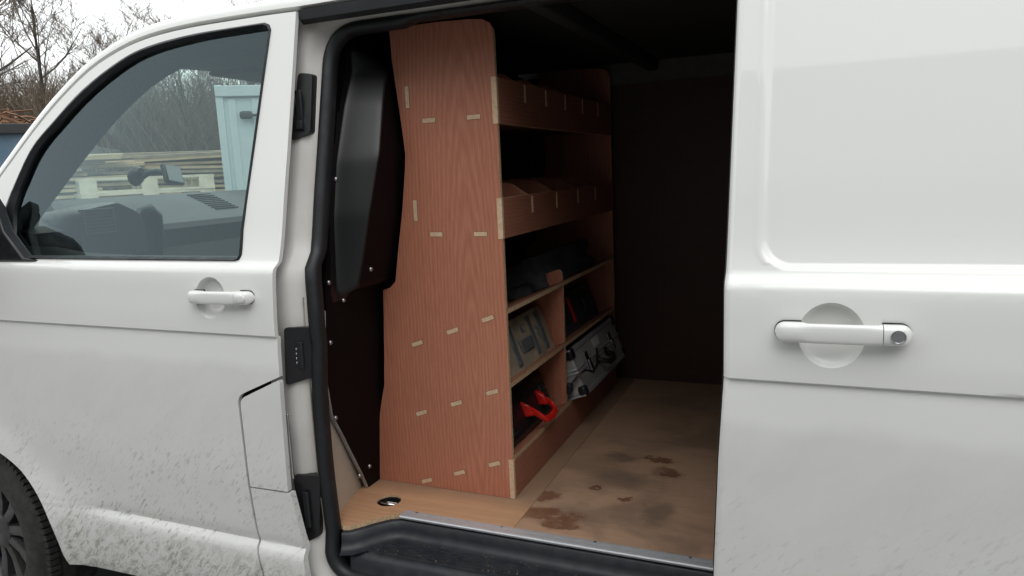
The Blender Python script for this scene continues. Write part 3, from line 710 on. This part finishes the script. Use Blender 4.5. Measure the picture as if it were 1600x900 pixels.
for x, z in ((1.558,1.651),(1.697,1.651),(1.56,1.331),(1.70,1.331)): tenon(x, z, .0205, .0062, 0)
for x, z in ((1.493,1.719),(1.496,1.40)): tenon(x, z, .0062, .030, 0)
for x, z in ((1.473,1.004),(1.594,1.048),(1.709,1.089),(1.472,.787),(1.593,.828),(1.712,.872),(1.475,.569),(1.59,.609),(1.708,.652)): tenon(x, z, .0195, .0062, SL)
for z0, z1 in ((1.629,1.752),(1.317,1.429),(FZ+.002,.671)): MB().box(XS-.0135,XS+.0015,YN-.0015,YN+.010,z0,z1).build('tenon', TENON, end_near)
IY0, IY1 = YN+.012, YF
def shelf(z0, xb, slope, name='shelf'):
    # board along y with a pale front edge
    xa = XS-.0005; t = .012; dz = lambda x: (x-1.709)*slope
    return ply(name, [(xa, z0+dz(xa)-.006),(xb, z0+dz(xb)-.006),(xb, z0+dz(xb)+.006),(xa, z0+dz(xa)+.006)], 'y', IY0, IY1, PLYH) if False else None
def board(name, quad, parent=rack, face=PLYH):
    """quad = 4 (x,z) corners, first edge (0-3) is the front edge"""
    me = MB().prism(quad, 'y', IY0, IY1); o = me.build(name, face, parent); o.data.materials.append(EDGE)
    for p in o.data.polygons:
        c = p.center
        p.material_index = 1 if c.x > XS-.004 else 0
    return o
for z in (1.089,.872,.652):
    f = lambda x: z+(x-1.709)*.36
    board('shelf', [(XS,f(XS)-.0065),(1.36,f(1.36)-.0065),(1.36,f(1.36)+.0065),(XS,f(XS)+.0065)])
for z in (1.651,1.331): board('bin_floor', [(XS-.0125,z-.006),(1.49,z-.006),(1.49,z+.006),(XS-.0125,z+.006)])
for z0, z1, ys in ((1.629,1.752,(.614,.796,.988,1.188,1.392)),(1.317,1.429,(.641,.868,1.102,1.327))):
    bf = ply('bin_front', [(IY0,z0),(IY1,z0),(IY1,z1),(IY0,z1)], 'x', XS-.012, XS, PLYB)
    ply('bin_back', [(IY0,z0+.03),(IY1,z0+.03),(IY1,z1+.03),(IY0,z1+.03)], 'x', 1.487, 1.499)
    for y in ys:
        MB().box(XS-.002,XS+.0018,y-.0055,y+.0055,z1-.055,z1-.005).build('tenon', TENON, bf)
        ply('divider', rpoly([(XS-.013,z0+.03,0),(1.50,z0+.03,0),(1.50,z1+.045,0),(1.70,z1+.034,.02),(XS-.013,z1-.002,0)],4), 'y', y-.005, y+.005)
pl = ply('plinth', [(IY0,FZ+.001),(IY1,FZ+.001),(IY1,.6635),(IY0,.6635)], 'x', XS-.012, XS-.0005, PLYB)
YM = .912
f1 = lambda x: 1.089+(x-1.709)*.36; f2 = lambda x: .872+(x-1.709)*.36; f3 = lambda x: .652+(x-1.709)*.36
for lo, hi in ((f2,f1),(f3,f2)):
    ply('divider', [(XS-.002,lo(XS)+.0075),(1.37,lo(1.37)+.0075),(1.37,hi(1.37)-.0075),(XS-.002,hi(XS)-.0075)], 'y', YM-.006, YM+.006)
ply('divider', rpoly([(XS-.004,f1(XS)+.0075,0),(1.40,f1(1.40)+.0075,0),(1.40,f1(1.40)+.05,0),(XS-.004,f1(XS)+.055,.02)],4), 'y', YM-.006, YM+.006)

# ------------------------------------------------------------------ tools on the shelves (each rests on a sloping shelf)
def place(root, y, f, x):
    root.location = (x, y, f(x)+.0075); root.rotation_euler = (0, -SL, 0)
def local(name, label, cat, group=None):
    o = bpy.data.objects.new(name, None); C.objects.link(o); return tag(o, label, cat, group)
# aluminium flight case, lower right
BSK = noisy('case_panel_grey', (.42,.41,.385), (.30,.29,.275), 9., .45); CORNER = BLACKP
k = local('flight_case', 'silver aluminium tool case with chrome latches and black handle on the bottom shelf', 'tool case')
MB().box(-.30,.030,-.27,.27,0,.150).build('case_body', BSK, k, bevel=.008)
for z in (.070,.081): MB().box(-.302,.034,-.274,.274,z,z+.008).build('lid_rim', ALU, k, bevel=.002)
for y in (-.27,.27):
    for z in (.0,.150): MB().box(-.302,.033,y-.010,y+.010,z-.003,z+.003).build('edge_trim', ALU, k, bevel=.002)
for z in (.003,.147): MB().box(.022,.034,-.27,.27,z-.008,z+.008).build('edge_trim', ALU, k, bevel=.003)
for y in (-.262,.262):
    for z in (.012,.138): MB().box(.008,.038,y-.018,y+.018,z-.018,z+.018).build('corner_guard', CORNER, k, bevel=.008)
for y in (-.15,.15):
    la = MB().box(.031,.036,y-.018,y+.018,.045,.115).build('latch', CHROME, k, bevel=.002)
    MB().box(.036,.043,y-.011,y+.011,.05,.088).build('latch_lever', CHROME, la, bevel=.002)
MB().tube([(.032,-.055,.065),(.060,-.052,.050),(.068,-.030,.040),(.068,.030,.040),(.060,.052,.050),(.032,.055,.065)], .0095, 8).build('carry_handle', BLACKP, k, 50)
for y in (-.055,.055): MB().box(.030,.040,y-.014,y+.014,.05,.08).build('handle_bracket', BLACKP, k, bevel=.003)
MB().box(.0305,.0325,-.04,.03,.105,.135).build('paper_label', WHITE, k)
place(k, 1.255, f3, XS+.025); k.scale = (1,1.08,1.12)
# black case with red handle, lower left
k = local('power_tool_case', 'black plastic tool case with bright red handle on the bottom shelf', 'tool case')
MB().box(-.33,-.012,-.205,.205,0,.155).build('case_body', BLACKP, k, bevel=.022, seg=3)
for y in (-.145,.145):
    la = MB().box(-.02,-.004,y-.024,y+.024,.035,.115).build('latch', GREYD, k, bevel=.004)
    for q in range(6): MB().box(-.004,-.0015,y-.014,y+.014,.045+.010*q,.0495+.010*q).build('latch_rib', CHROME, la)
for q in range(5): MB().box(-.30,-.05,-.16+.08*q-.012,-.16+.08*q+.012,.154,.160).build('top_rib', BLACKP, k, bevel=.003)
hd = MB(); rings = []
for y, x, z in ((-.025,-.016,.082),(-.025,.012,.068),(-.023,.030,.048),(-.013,.040,.026),(.035,.043,.020),(.083,.040,.026),(.093,.030,.048),(.095,.012,.068),(.095,-.016,.082)):
    rings.append([(x+a, y*(1+b*.0), z+c_) for a, b, c_ in ((.006,0,-.010),(.008,0,.003),(.003,0,.012),(-.006,0,.011),(-.008,0,-.008))])
for i, r in enumerate(rings):
    e = abs(i-4)/4
    rings[i] = [(p[0], p[1]+(.0 if e < .5 else 0), p[2]) for p in r]
hd.loft(rings); hd.build('carry_handle', RED, k, 60, bevel=.003)
for q in (-1,1): MB().loft([[(-.014,.035+q*.052,.055),(-.014,.035+q*.074,.055),(-.014,.035+q*.074,.110),(-.014,.035+q*.054,.105)],[(.016,.035+q*.052,.050),(.016,.035+q*.068,.052),(.012,.035+q*.068,.088),(.012,.035+q*.056,.082)]]).build('handle_side', RED, k, bevel=.004)
place(k, .655, f3, XS-.012)
# lumpy bags
def bag(name, label, cat, m, sx, sy, sz, seed, amp):
    o = local(name, label, cat); rnd = random.Random(seed); bm = bmesh.new(); bmesh.ops.create_cube(bm, size=1)
    bmesh.ops.subdivide_edges(bm, edges=bm.edges[:], cuts=9, use_grid_fill=True)
    from mathutils import noise
    for v in bm.verts:
        p = v.co.copy(); q = p.copy()
        r = p.normalized()*.5*1.25; q = p*.90+r*.10
        n = noise.noise(p*3.1+Vector((seed,0,0)))*amp+noise.noise(p*8+Vector((0,seed,0)))*amp*.45
        q += p.normalized()*n; v.co = (q.x*sx, q.y*sy, (q.z+.46)*sz)
    for v in bm.verts: v.co.z = max(0, v.co.z)
    me = bpy.data.meshes.new('bag_body'); bm.to_mesh(me); bm.free(); link('bag_body', me, m, o, 60); return o
k = bag('tool_bag', 'grey and beige worn tool bag with straps on the middle shelf', 'tool bag', noisy('worn_canvas', (.40,.32,.22), (.20,.17,.13), 7., .8, 6, .002), .30, .43, .165, 3, .022)
for y in (-.09,.07,.15): MB().box(.132,.155,y-.014,y+.014,.015,.145).build('strap', noisy('strap_grey', (.10,.11,.12), (.06,.065,.07), 30.), k, bevel=.004)
MB().tube([(.06,-.12,.145),(.08,-.08,.168),(.08,.06,.168),(.06,.10,.145)], .009, 6).build('bag_handle', GREYD, k, 50)
MB().box(.140,.160,-.055,.045,.045,.085).build('buckle', GREY, k, bevel=.004)
for y, z, w_, h_, m_ in ((-.155,.11,.030,.018,'pale'),(.015,.115,.022,.014,'blue'),(-.02,.03,.028,.012,'pale'),(.11,.085,.02,.02,'pale')):
    MB().box(.146,.1515,y-w_,y+w_,z-h_,z+h_).build('printed_patch', noisy('patch_'+m_, (.42,.40,.36) if m_ == 'pale' else (.09,.13,.20), (.12,.11,.10), 45., .7), k, bevel=.002)
place(k, .660, f2, XS-.165)
k = bag('drill_case', 'dark moulded tool case with thin red stripe on the middle shelf', 'tool case', noisy('dark_grey_plastic', (.030,.032,.035), (.05,.05,.055), 14., .5), .30, .52, .155, 8, .008)
MB().box(.150,.158,-.07,-.05,.03,.13).build('red_stripe', RED, k, bevel=.002)
for y in (-.14,.12): MB().box(.148,.162,y-.03,y+.03,.04,.11).build('latch', GREYD, k, bevel=.006)
place(k, 1.235, f2, XS-.18)
k = bag('fabric_roll', 'dark grey crumpled dust sheet lying on the top sloping shelf', 'dust sheet', noisy('dust_sheet', (.07,.075,.075), (.035,.038,.04), 8., .9, 6, .003), .20, .58, .12, 12, .10)
MB().tube([(.07,-.2,.10),(.08,-.06,.115),(.075,.1,.105),(.06,.22,.10)], .012, 6).build('fold', noisy('sheet_fold', (.08,.085,.085), (.05,.05,.05), 12.), k, 60)
place(k, 1.16, f1, XS-.14)
k = local('hose_coil', 'black corrugated hose coil at the near end of the top sloping shelf', 'hose')
pts = []
for i in range(100):
    a = i*.32; pts.append((-.08+.075*math.cos(a), -.10+.0011*i*1.2+.01*math.sin(a*1.3), .09+.072*math.sin(a)))
MB().tube(pts, .014, 8).build('hose', BLACKP, k, 50); MB().box(-.10,-.05,.0,.05,0,.05).build('coupling', GREYD, k, bevel=.006)
place(k, .53, f1, XS-.05)

k = local('power_lead', 'thin black power lead draped over the front of the silver case', 'cable')
lp = [(1.77,.93,.735),(1.80,.945,.775),(1.822,.965,.79),(1.838,1.0,.775),(1.842,1.04,.79),(1.835,1.075,.815),(1.825,1.10,.835)]
k.location = lp[0]
MB().tube([tuple(Vector(q)-Vector(lp[0])) for q in lp], .0045, 6).build('cable', BLACKP, k, 60)
MB().box(-.012,.012,-.02,.014,-.02,.012).build('plug', BLACKP, k, bevel=.004)
# ------------------------------------------------------------------ sat-nav stuck to the windscreen side of the dashboard
k = thing('sat_nav', 'small sat-nav screen on a black arm above the dashboard', 'sat nav', (-.10,.87,1.50))
mt = Matrix.Translation((.02,.905,1.548)) @ Matrix.Rotation(R(12),4,'Z') @ Matrix.Rotation(R(-8),4,'X') @ Matrix.Rotation(R(-16),4,'Y')
MB().box(-.011,.011,-.056,.056,-.042,.042,mt).build('housing', BLACKP, k, bevel=.005)
MB().box(.0112,.0125,-.048,.048,-.034,.035,mt).build('screen', mat('grey_screen', (.22,.25,.26), .12), k)
MB().tube([(-.10,.86,1.545),(-.075,.87,1.562),(-.04,.885,1.565),(.01,.90,1.552)], .013, 8).build('arm', BLACKP, k, 50)
MB().loft([[(-.135+d, .85+r*math.cos(2*math.pi*q/16), 1.545+.5*d+r*math.sin(2*math.pi*q/16)) for q in range(16)] for r, d in ((.040,0),(.037,.018),(.018,.038))]).build('suction_cup', BLACKP, k, 50)

# ------------------------------------------------------------------ yard: ground, bank, timber, pallets, container, skip
gm = noisy('wet_gravel_ground', (.27,.265,.255), (.19,.187,.18), 2.2, .85, 9, .02)
gb = MB(); gb.add([(-900,-900,0),(900,-900,0),(900,900,0),(-900,900,0)], [(0,1,2,3)]); struct(gb.build('ground', gm))
A = Vector((-.78,.626,0)); B = Vector((.626,.78,0)); O = Vector((CAM[0], CAM[1], 0))
def at(dep, lat, z=0): return tuple(O+A*dep+B*lat+Vector((0,0,z)))
def bankz(d): return -.05+3.0*sstep(17,38,d)
rnd = random.Random(2)
rows = []
for i in range(30):
    dd = 16.5+1.2*i; rows.append([at(dd, -50+2.5*j, bankz(dd)+(.25*rnd.uniform(-1,1) if i else 0)) for j in range(41)])
struct(MB().loft(rows, False).build('bank', noisy('bank_earth', (.10,.070,.048), (.055,.045,.030), .9, .95, 8), None, 60))

WALLM = noisy('workshop_cladding', (.15,.155,.155), (.12,.125,.125), .6, .6)
k = thing('workshop', 'grey clad workshop building across the yard, facing the open side of the van', 'building', (10,-12,0))
MB().box(-1.2,22,-18,-6.2,0,5.6).build('wall', WALLM, k)
MB().loft([[(-1.5,-18.4,5.61),(-1.5,-5.9,5.61),(-1.5,-12,6.6)],[(22.4,-18.4,5.61),(22.4,-5.9,5.61),(22.4,-12,6.6)]]).build('roof', noisy('roof_sheet', (.10,.10,.10), (.08,.08,.08), .5), k)
for x in (3,9,15): MB().box(x,x+3.6,-6.25,-6.12,0,4.0).build('roller_door', noisy('roller_door_grey', (.22,.23,.24), (.19,.20,.21), 1.), k)
from mathutils import noise as mnoise
hb = []  # unseen evergreen row, added to darken what the lower cab window reflects
for i in range(41):
    x = -16+.36*i; h = 4.0+.6*mnoise.noise((x*.7,0,0))+.25*mnoise.noise((x*3,1,0)); wv = .25*mnoise.noise((x*1.3,5,0))
    hb.append([(x,-6.6+wv,0),(x,-6.3+wv+.1*mnoise.noise((x*4,2,0)),h*.5),(x,-6.5+wv,h*.9),(x,-7.2,h),(x,-8.0,h*.9),(x,-8.2,0)])
hd_ = MB().loft(hb).build('blocker', noisy('blocker_leaf', (.030,.040,.020), (.015,.022,.011), 3., .9, 8, .05), None, 70)
tag(hd_, 'tall unseen dark evergreen hedge across the yard, facing the cab door', 'blocker')
def rot_box(mb, c, a, lx, ly, z0, z1): 
    mt = Matrix.Translation(c) @ Matrix.Rotation(a,4,'Z'); mb.box(-lx/2,lx/2,-ly/2,ly/2,z0,z1,mt)
ANG = math.atan2(B.y, B.x)
# stacked timber: long sawn planks
WOODS = [noisy('sawn_plank_pale', (.46,.36,.23), (.36,.27,.17), 6., .85), noisy('sawn_plank_grey', (.30,.25,.19), (.20,.17,.13), 6., .85), noisy('sawn_plank_brown', (.20,.14,.09), (.30,.22,.14), 6., .85)]
pm = []
for L in (3.4, 4.2, 2.8):
    me = bpy.data.meshes.new('plank'); mb = MB().box(-L/2,L/2,-.10,.10,-.024,.024); me.from_pydata(mb.v, [], mb.f); pm.append(me)
pmm = {}
def plank(parent, x, y, z, a, tilt):
    i = rnd.randrange(3); j = rnd.choices((0,1,2),(5,3,2))[0]
    if (i,j) not in pmm:
        me = pm[i].copy(); me.materials.append(WOODS[j]); pmm[i,j] = me
    o = bpy.data.objects.new('plank', pmm[i,j]); C.objects.link(o); o.parent = parent; o.location = (x,y,z); o.rotation_euler = (rnd.uniform(-.1,.1), tilt, a); return o
for dep, lat, rowsn, lab in ((13.6,-1.9,24,'heap of sawn planks seen through the left of the cab window'),(14.2,1.6,25,'heap of sawn planks beside the pale blue container')):
    p = at(dep, lat); t = thing('timber_stack', lab, 'timber', p, 'stacks of sawn planks in the yard'); t.rotation_euler = (0,0,ANG)
    del t['_root']
    for r in range(rowsn):
        for q in range(3):
            plank(t, rnd.uniform(-.5,.5)+(-.2 if q==1 else .1), -.30+.27*q+rnd.uniform(-.05,.05), .05+.083*r+.012*q+rnd.uniform(-.01,.01), rnd.uniform(-.07,.07), rnd.uniform(-.035,.035))
# stack of pallets
PALW = noisy('pale_pallet_wood', (.60,.56,.46), (.48,.44,.35), 8., .85)
def pal_proto():
    t = thing('pallet', 'pale wooden pallet', 'pallet', (0,0,0), 'pallets in the stack by the timber'); del t['_root']
    for i in range(5): MB().box(-.6,.6,-.5+.225*i,-.5+.225*i+.10,.122,.144).build('deck_board', PALW, t)
    for i in range(3): MB().box(-.6+.527*i,-.6+.527*i+.145,-.5,.5,.100,.1215).build('stringer_board', PALW, t)
    for i in range(3):
        for j in range(3): MB().box(-.6+.527*i,-.6+.527*i+.145,-.5+.45*j,-.5+.45*j+.10,.022,.0995).build('block', PALW, t)
    for j in range(3): MB().box(-.6,.6,-.5+.45*j,-.5+.45*j+.10,0,.0215).build('base_board', PALW, t)
    return t
pp = pal_proto(); order = ['bottom','second from bottom','third from bottom','fourth from bottom','fifth from bottom','sixth from bottom','sixth from top','fifth from top','fourth from top','third from top','second from top']
for i in range(11):
    o = pp if i == 0 else copy_tree(pp)
    p = at(8.5+rnd.uniform(-.02,.02), .25+rnd.uniform(-.03,.03), .002+.1455*i); o.location = p; o.rotation_euler = (0,0,ANG+rnd.uniform(-.02,.02)+.08)
    o['label'] = 'pale wooden pallet, %s in the stack seen through the cab window' % ('topmost' if i == 10 else order[i])
# pale blue container with ribs
p = at(10.2, 1.28); k = thing('container', 'pale blue steel container standing behind the timber, seen through the windscreen', 'container', p); del k['_root']; k.rotation_euler = (0,0,ANG-.27)
PB = noisy('pale_blue_steel', (.46,.53,.555), (.42,.49,.515), 3., .5)
MB().box(0,6,0,2.4,.12,2.72).build('container_body', PB, k)
for i in range(20): MB().box(.12+.295*i,.22+.295*i,-.016,0.002,.25,2.58).build('rib', PB, k, bevel=.012)
for z in (.12,2.60): MB().box(-.02,6.02,-.05,.05,z,z+.14).build('rail', PB, k, bevel=.01)
MB().box(-.02,.07,-.030,.06,.0,2.75).build('corner_post', PB, k, bevel=.01)
lk = MB().tube([(.34,-.06,2.36),(2.2,-.06,2.34)], .016, 8).build('lock_bar', GREYD, k, 50); MB().box(.26,.42,-.10,-.04,2.31,2.41).build('lock_housing', GREYD, lk, bevel=.03)
# blue skip heaped with brushwood
p = at(9.6, -1.42); k = thing('skip', 'blue steel skip heaped with brown brushwood beyond the front of the van', 'skip', p); del k['_root']; k.rotation_euler = (0,0,ANG)
BL = noisy('worn_blue_paint', (.09,.15,.21), (.16,.22,.27), 2.5, .45)
MB().loft([[(-3.2,-.8,.1),(.25,-.8,.1),(.25,.8,.1),(-3.2,.8,.1)],[(-3.6,-1.0,2.1),(.75,-1.0,2.1),(.75,1.0,2.1),(-3.6,1.0,2.1)]]).build('skip_body', BL, k, bevel=.02)
MB().box(-3.65,.80,-1.06,-.96,2.06,2.16).box(-3.65,.80,.96,1.06,2.06,2.16).box(.72,.80,-1.0,1.0,2.06,2.16).build('rim', GREYD, k, bevel=.01)
for x in (-3.0,-2.2,-1.4,-.6,.2): MB().loft([[(x-.06,-.86,.15),(x+.06,-.86,.15),(x+.06,-.78,.15),(x-.06,-.78,.15)],[(x-.06,-1.05,2.06),(x+.06,-1.05,2.06),(x+.06,-.98,2.06),(x-.06,-.98,2.06)]]).build('stiffener', BL, k)
ld = MB()
for i in range(500):
    c = Vector((rnd.uniform(-3.4,.65), rnd.uniform(-.9,.9), 2.08+rnd.random()*.28)); dv = Vector((rnd.uniform(-1,1), rnd.uniform(-1,1), rnd.uniform(-.25,.3))).normalized()*rnd.uniform(.1,.32)
    ld.tube([c-dv, c+dv*.2+Vector((0,0,.02)), c+dv], .012, 3, caps=False)
BRUSH = noisy('dead_bracken', (.22,.105,.055), (.13,.075,.045), .7, .95)
ld.build('brushwood_load', BRUSH, k)['kind'] = 'stuff'

# ------------------------------------------------------------------ bare winter trees
BARK = noisy('grey_bark', (.105,.095,.080), (.065,.058,.048), 5., .95); TWIG = noisy('bare_twigs', (.16,.125,.09), (.105,.085,.065), .8, .95)
def tree_meshes(seed, h, spread=.5):
    rnd = random.Random(seed); tr = MB(); tw = MB()
    def limb(p, d, L, r, lev):
        n = 4 if lev < 2 else 3; pts = [p]; rs = [r]; q = p; dd = d
        for i in range(n):
            dd = (dd+Vector((rnd.uniform(-1,1), rnd.uniform(-1,1), rnd.uniform(-.2,.6)))*(.10 if lev == 0 else .20)).normalized()
            q = q+dd*L/n; pts.append(q); rs.append(r*(1-.75*(i+1)/n))
        (tr if lev < 2 else tw).tube(pts, r, 6 if lev == 0 else (4 if lev == 1 else 3), rs, caps=False)
        if lev >= 4: return
        cnt = (11,8,6,4)[lev]
        for i in range(cnt):
            t = rnd.uniform(.25 if lev == 0 else .15, 1); k = min(n-1, int(t*n)); b = pts[k].lerp(pts[k+1], t*n-k)
            side = Vector((rnd.uniform(-1,1), rnd.uniform(-1,1), rnd.uniform(-.1,.5))).normalized()
            nd = (dd*(.75 if lev == 0 else .8)+side*(.75+spread*.5)).normalized()
            if nd.z < .05: nd.z = .1
            limb(b, nd, L*rnd.uniform(.38,.58)*(1.05-.35*t if lev == 0 else 1), max(.006, r*(1-.7*t)*.55), lev+1)
    limb(Vector((0,0,-.3)), Vector((rnd.uniform(-.08,.08), rnd.uniform(-.08,.08), 1)).normalized(), h*.8, h*.014, 0)
    out = []
    for nm, mb, m in (('trunk', tr, BARK), ('crown', tw, TWIG)):
        me = bpy.data.meshes.new(nm); me.from_pydata(mb.v, [], mb.f); me.materials.append(m); out.append(me)
    return out
TM = [tree_meshes(11+i, h) for i, h in enumerate((7.5,6.5,6.0,7.0))]
where = ['standing above the blue skip at the left edge','with two upright stems, second from the left edge','short and bushy, left of the door pillar','seen just above the front pillar','seen over the windscreen pillar','seen through the left part of the windscreen','rising behind the left timber heap','seen in the middle of the windscreen','behind the middle of the timber','seen through the windscreen above the sat-nav','behind the right timber heap','beside the pale blue container','behind the pale blue container','rising over the van roof','beyond the cab roof','far right on the bank behind the cab']
spots = [(23,-3.4),(27,-1.6),(24,-.3),(26.5,-5.2),(28,1.0),(23.5,2.1),(31,3.2),(25,3.9),(29,5.2),(24,6.2),(33,7.6),(26,8.4),(31,9.8),(30,-7.5),(27,11.5),(24.5,13.5)]
for i, (dd, la) in enumerate(spots):
    t = thing('bare_tree', 'bare winter tree on the bank, '+where[i], 'tree', at(dd, la, bankz(dd)), 'bare trees along the bank'); del t['_root']
    t.rotation_euler = (0,0,rnd.random()*6.3); s = (1.6 if i == 0 else 1.15 if i in (1,3) else rnd.uniform(.80,1.0)); t.scale = (s,s,s)
    for me in TM[i%4]:
        o = bpy.data.objects.new(me.name.split('.')[0], me); C.objects.link(o); o.parent = t
# undergrowth on the bank
ug = MB()
for i in range(11000):
    dd = rnd.uniform(18,36); la = rnd.uniform(-12,18); h = rnd.uniform(.5,1.9)
    p = Vector(at(dd, la, bankz(dd)-.1)); lean = Vector((rnd.uniform(-.6,.6), rnd.uniform(-.6,.6), 1)).normalized()
    m = p+lean*h*.5; e = p+(lean+Vector((rnd.uniform(-.5,.5), rnd.uniform(-.5,.5), -.1)))*h
    ug.tube([p,m,e], .012, 3, (.016,.012,.005), caps=False)
o = tag(ug.build('undergrowth', BRUSH, fix=False), 'reddish brown dead undergrowth covering the bank below the bare trees', 'undergrowth'); o['kind'] = 'stuff'
ug = MB()
for i in range(15000):
    dd = rnd.uniform(22,38); la = rnd.uniform(-12,18); h = rnd.uniform(1.0,3.9)
    p = Vector(at(dd, la, bankz(dd)-.1)); lean = Vector((rnd.uniform(-.5,.5), rnd.uniform(-.5,.5), 1)).normalized()
    m = p+lean*h*.5; e = p+(lean+Vector((rnd.uniform(-.35,.35), rnd.uniform(-.35,.35), 0)))*h
    ug.tube([p,m,e], .012, 3, (.018,.013,.004), caps=False)
for i in range(6000):
    dd = rnd.uniform(21,34); la = rnd.uniform(-7,4); h = rnd.uniform(1.6,4.4)
    p = Vector(at(dd, la, bankz(dd)-.1)); lean = Vector((rnd.uniform(-.4,.4), rnd.uniform(-.4,.4), 1)).normalized()
    m = p+lean*h*.5; e = p+(lean+Vector((rnd.uniform(-.35,.35), rnd.uniform(-.35,.35), 0)))*h
    ug.tube([p,m,e], .012, 3, (.014,.010,.004), caps=False)
o = tag(ug.build('scrub', TWIG, fix=False), 'grey brown scrub of thin stems between the bare trees', 'scrub'); o['kind'] = 'stuff'
for o in bpy.data.objects:
    if '_root' in o: del o['_root']
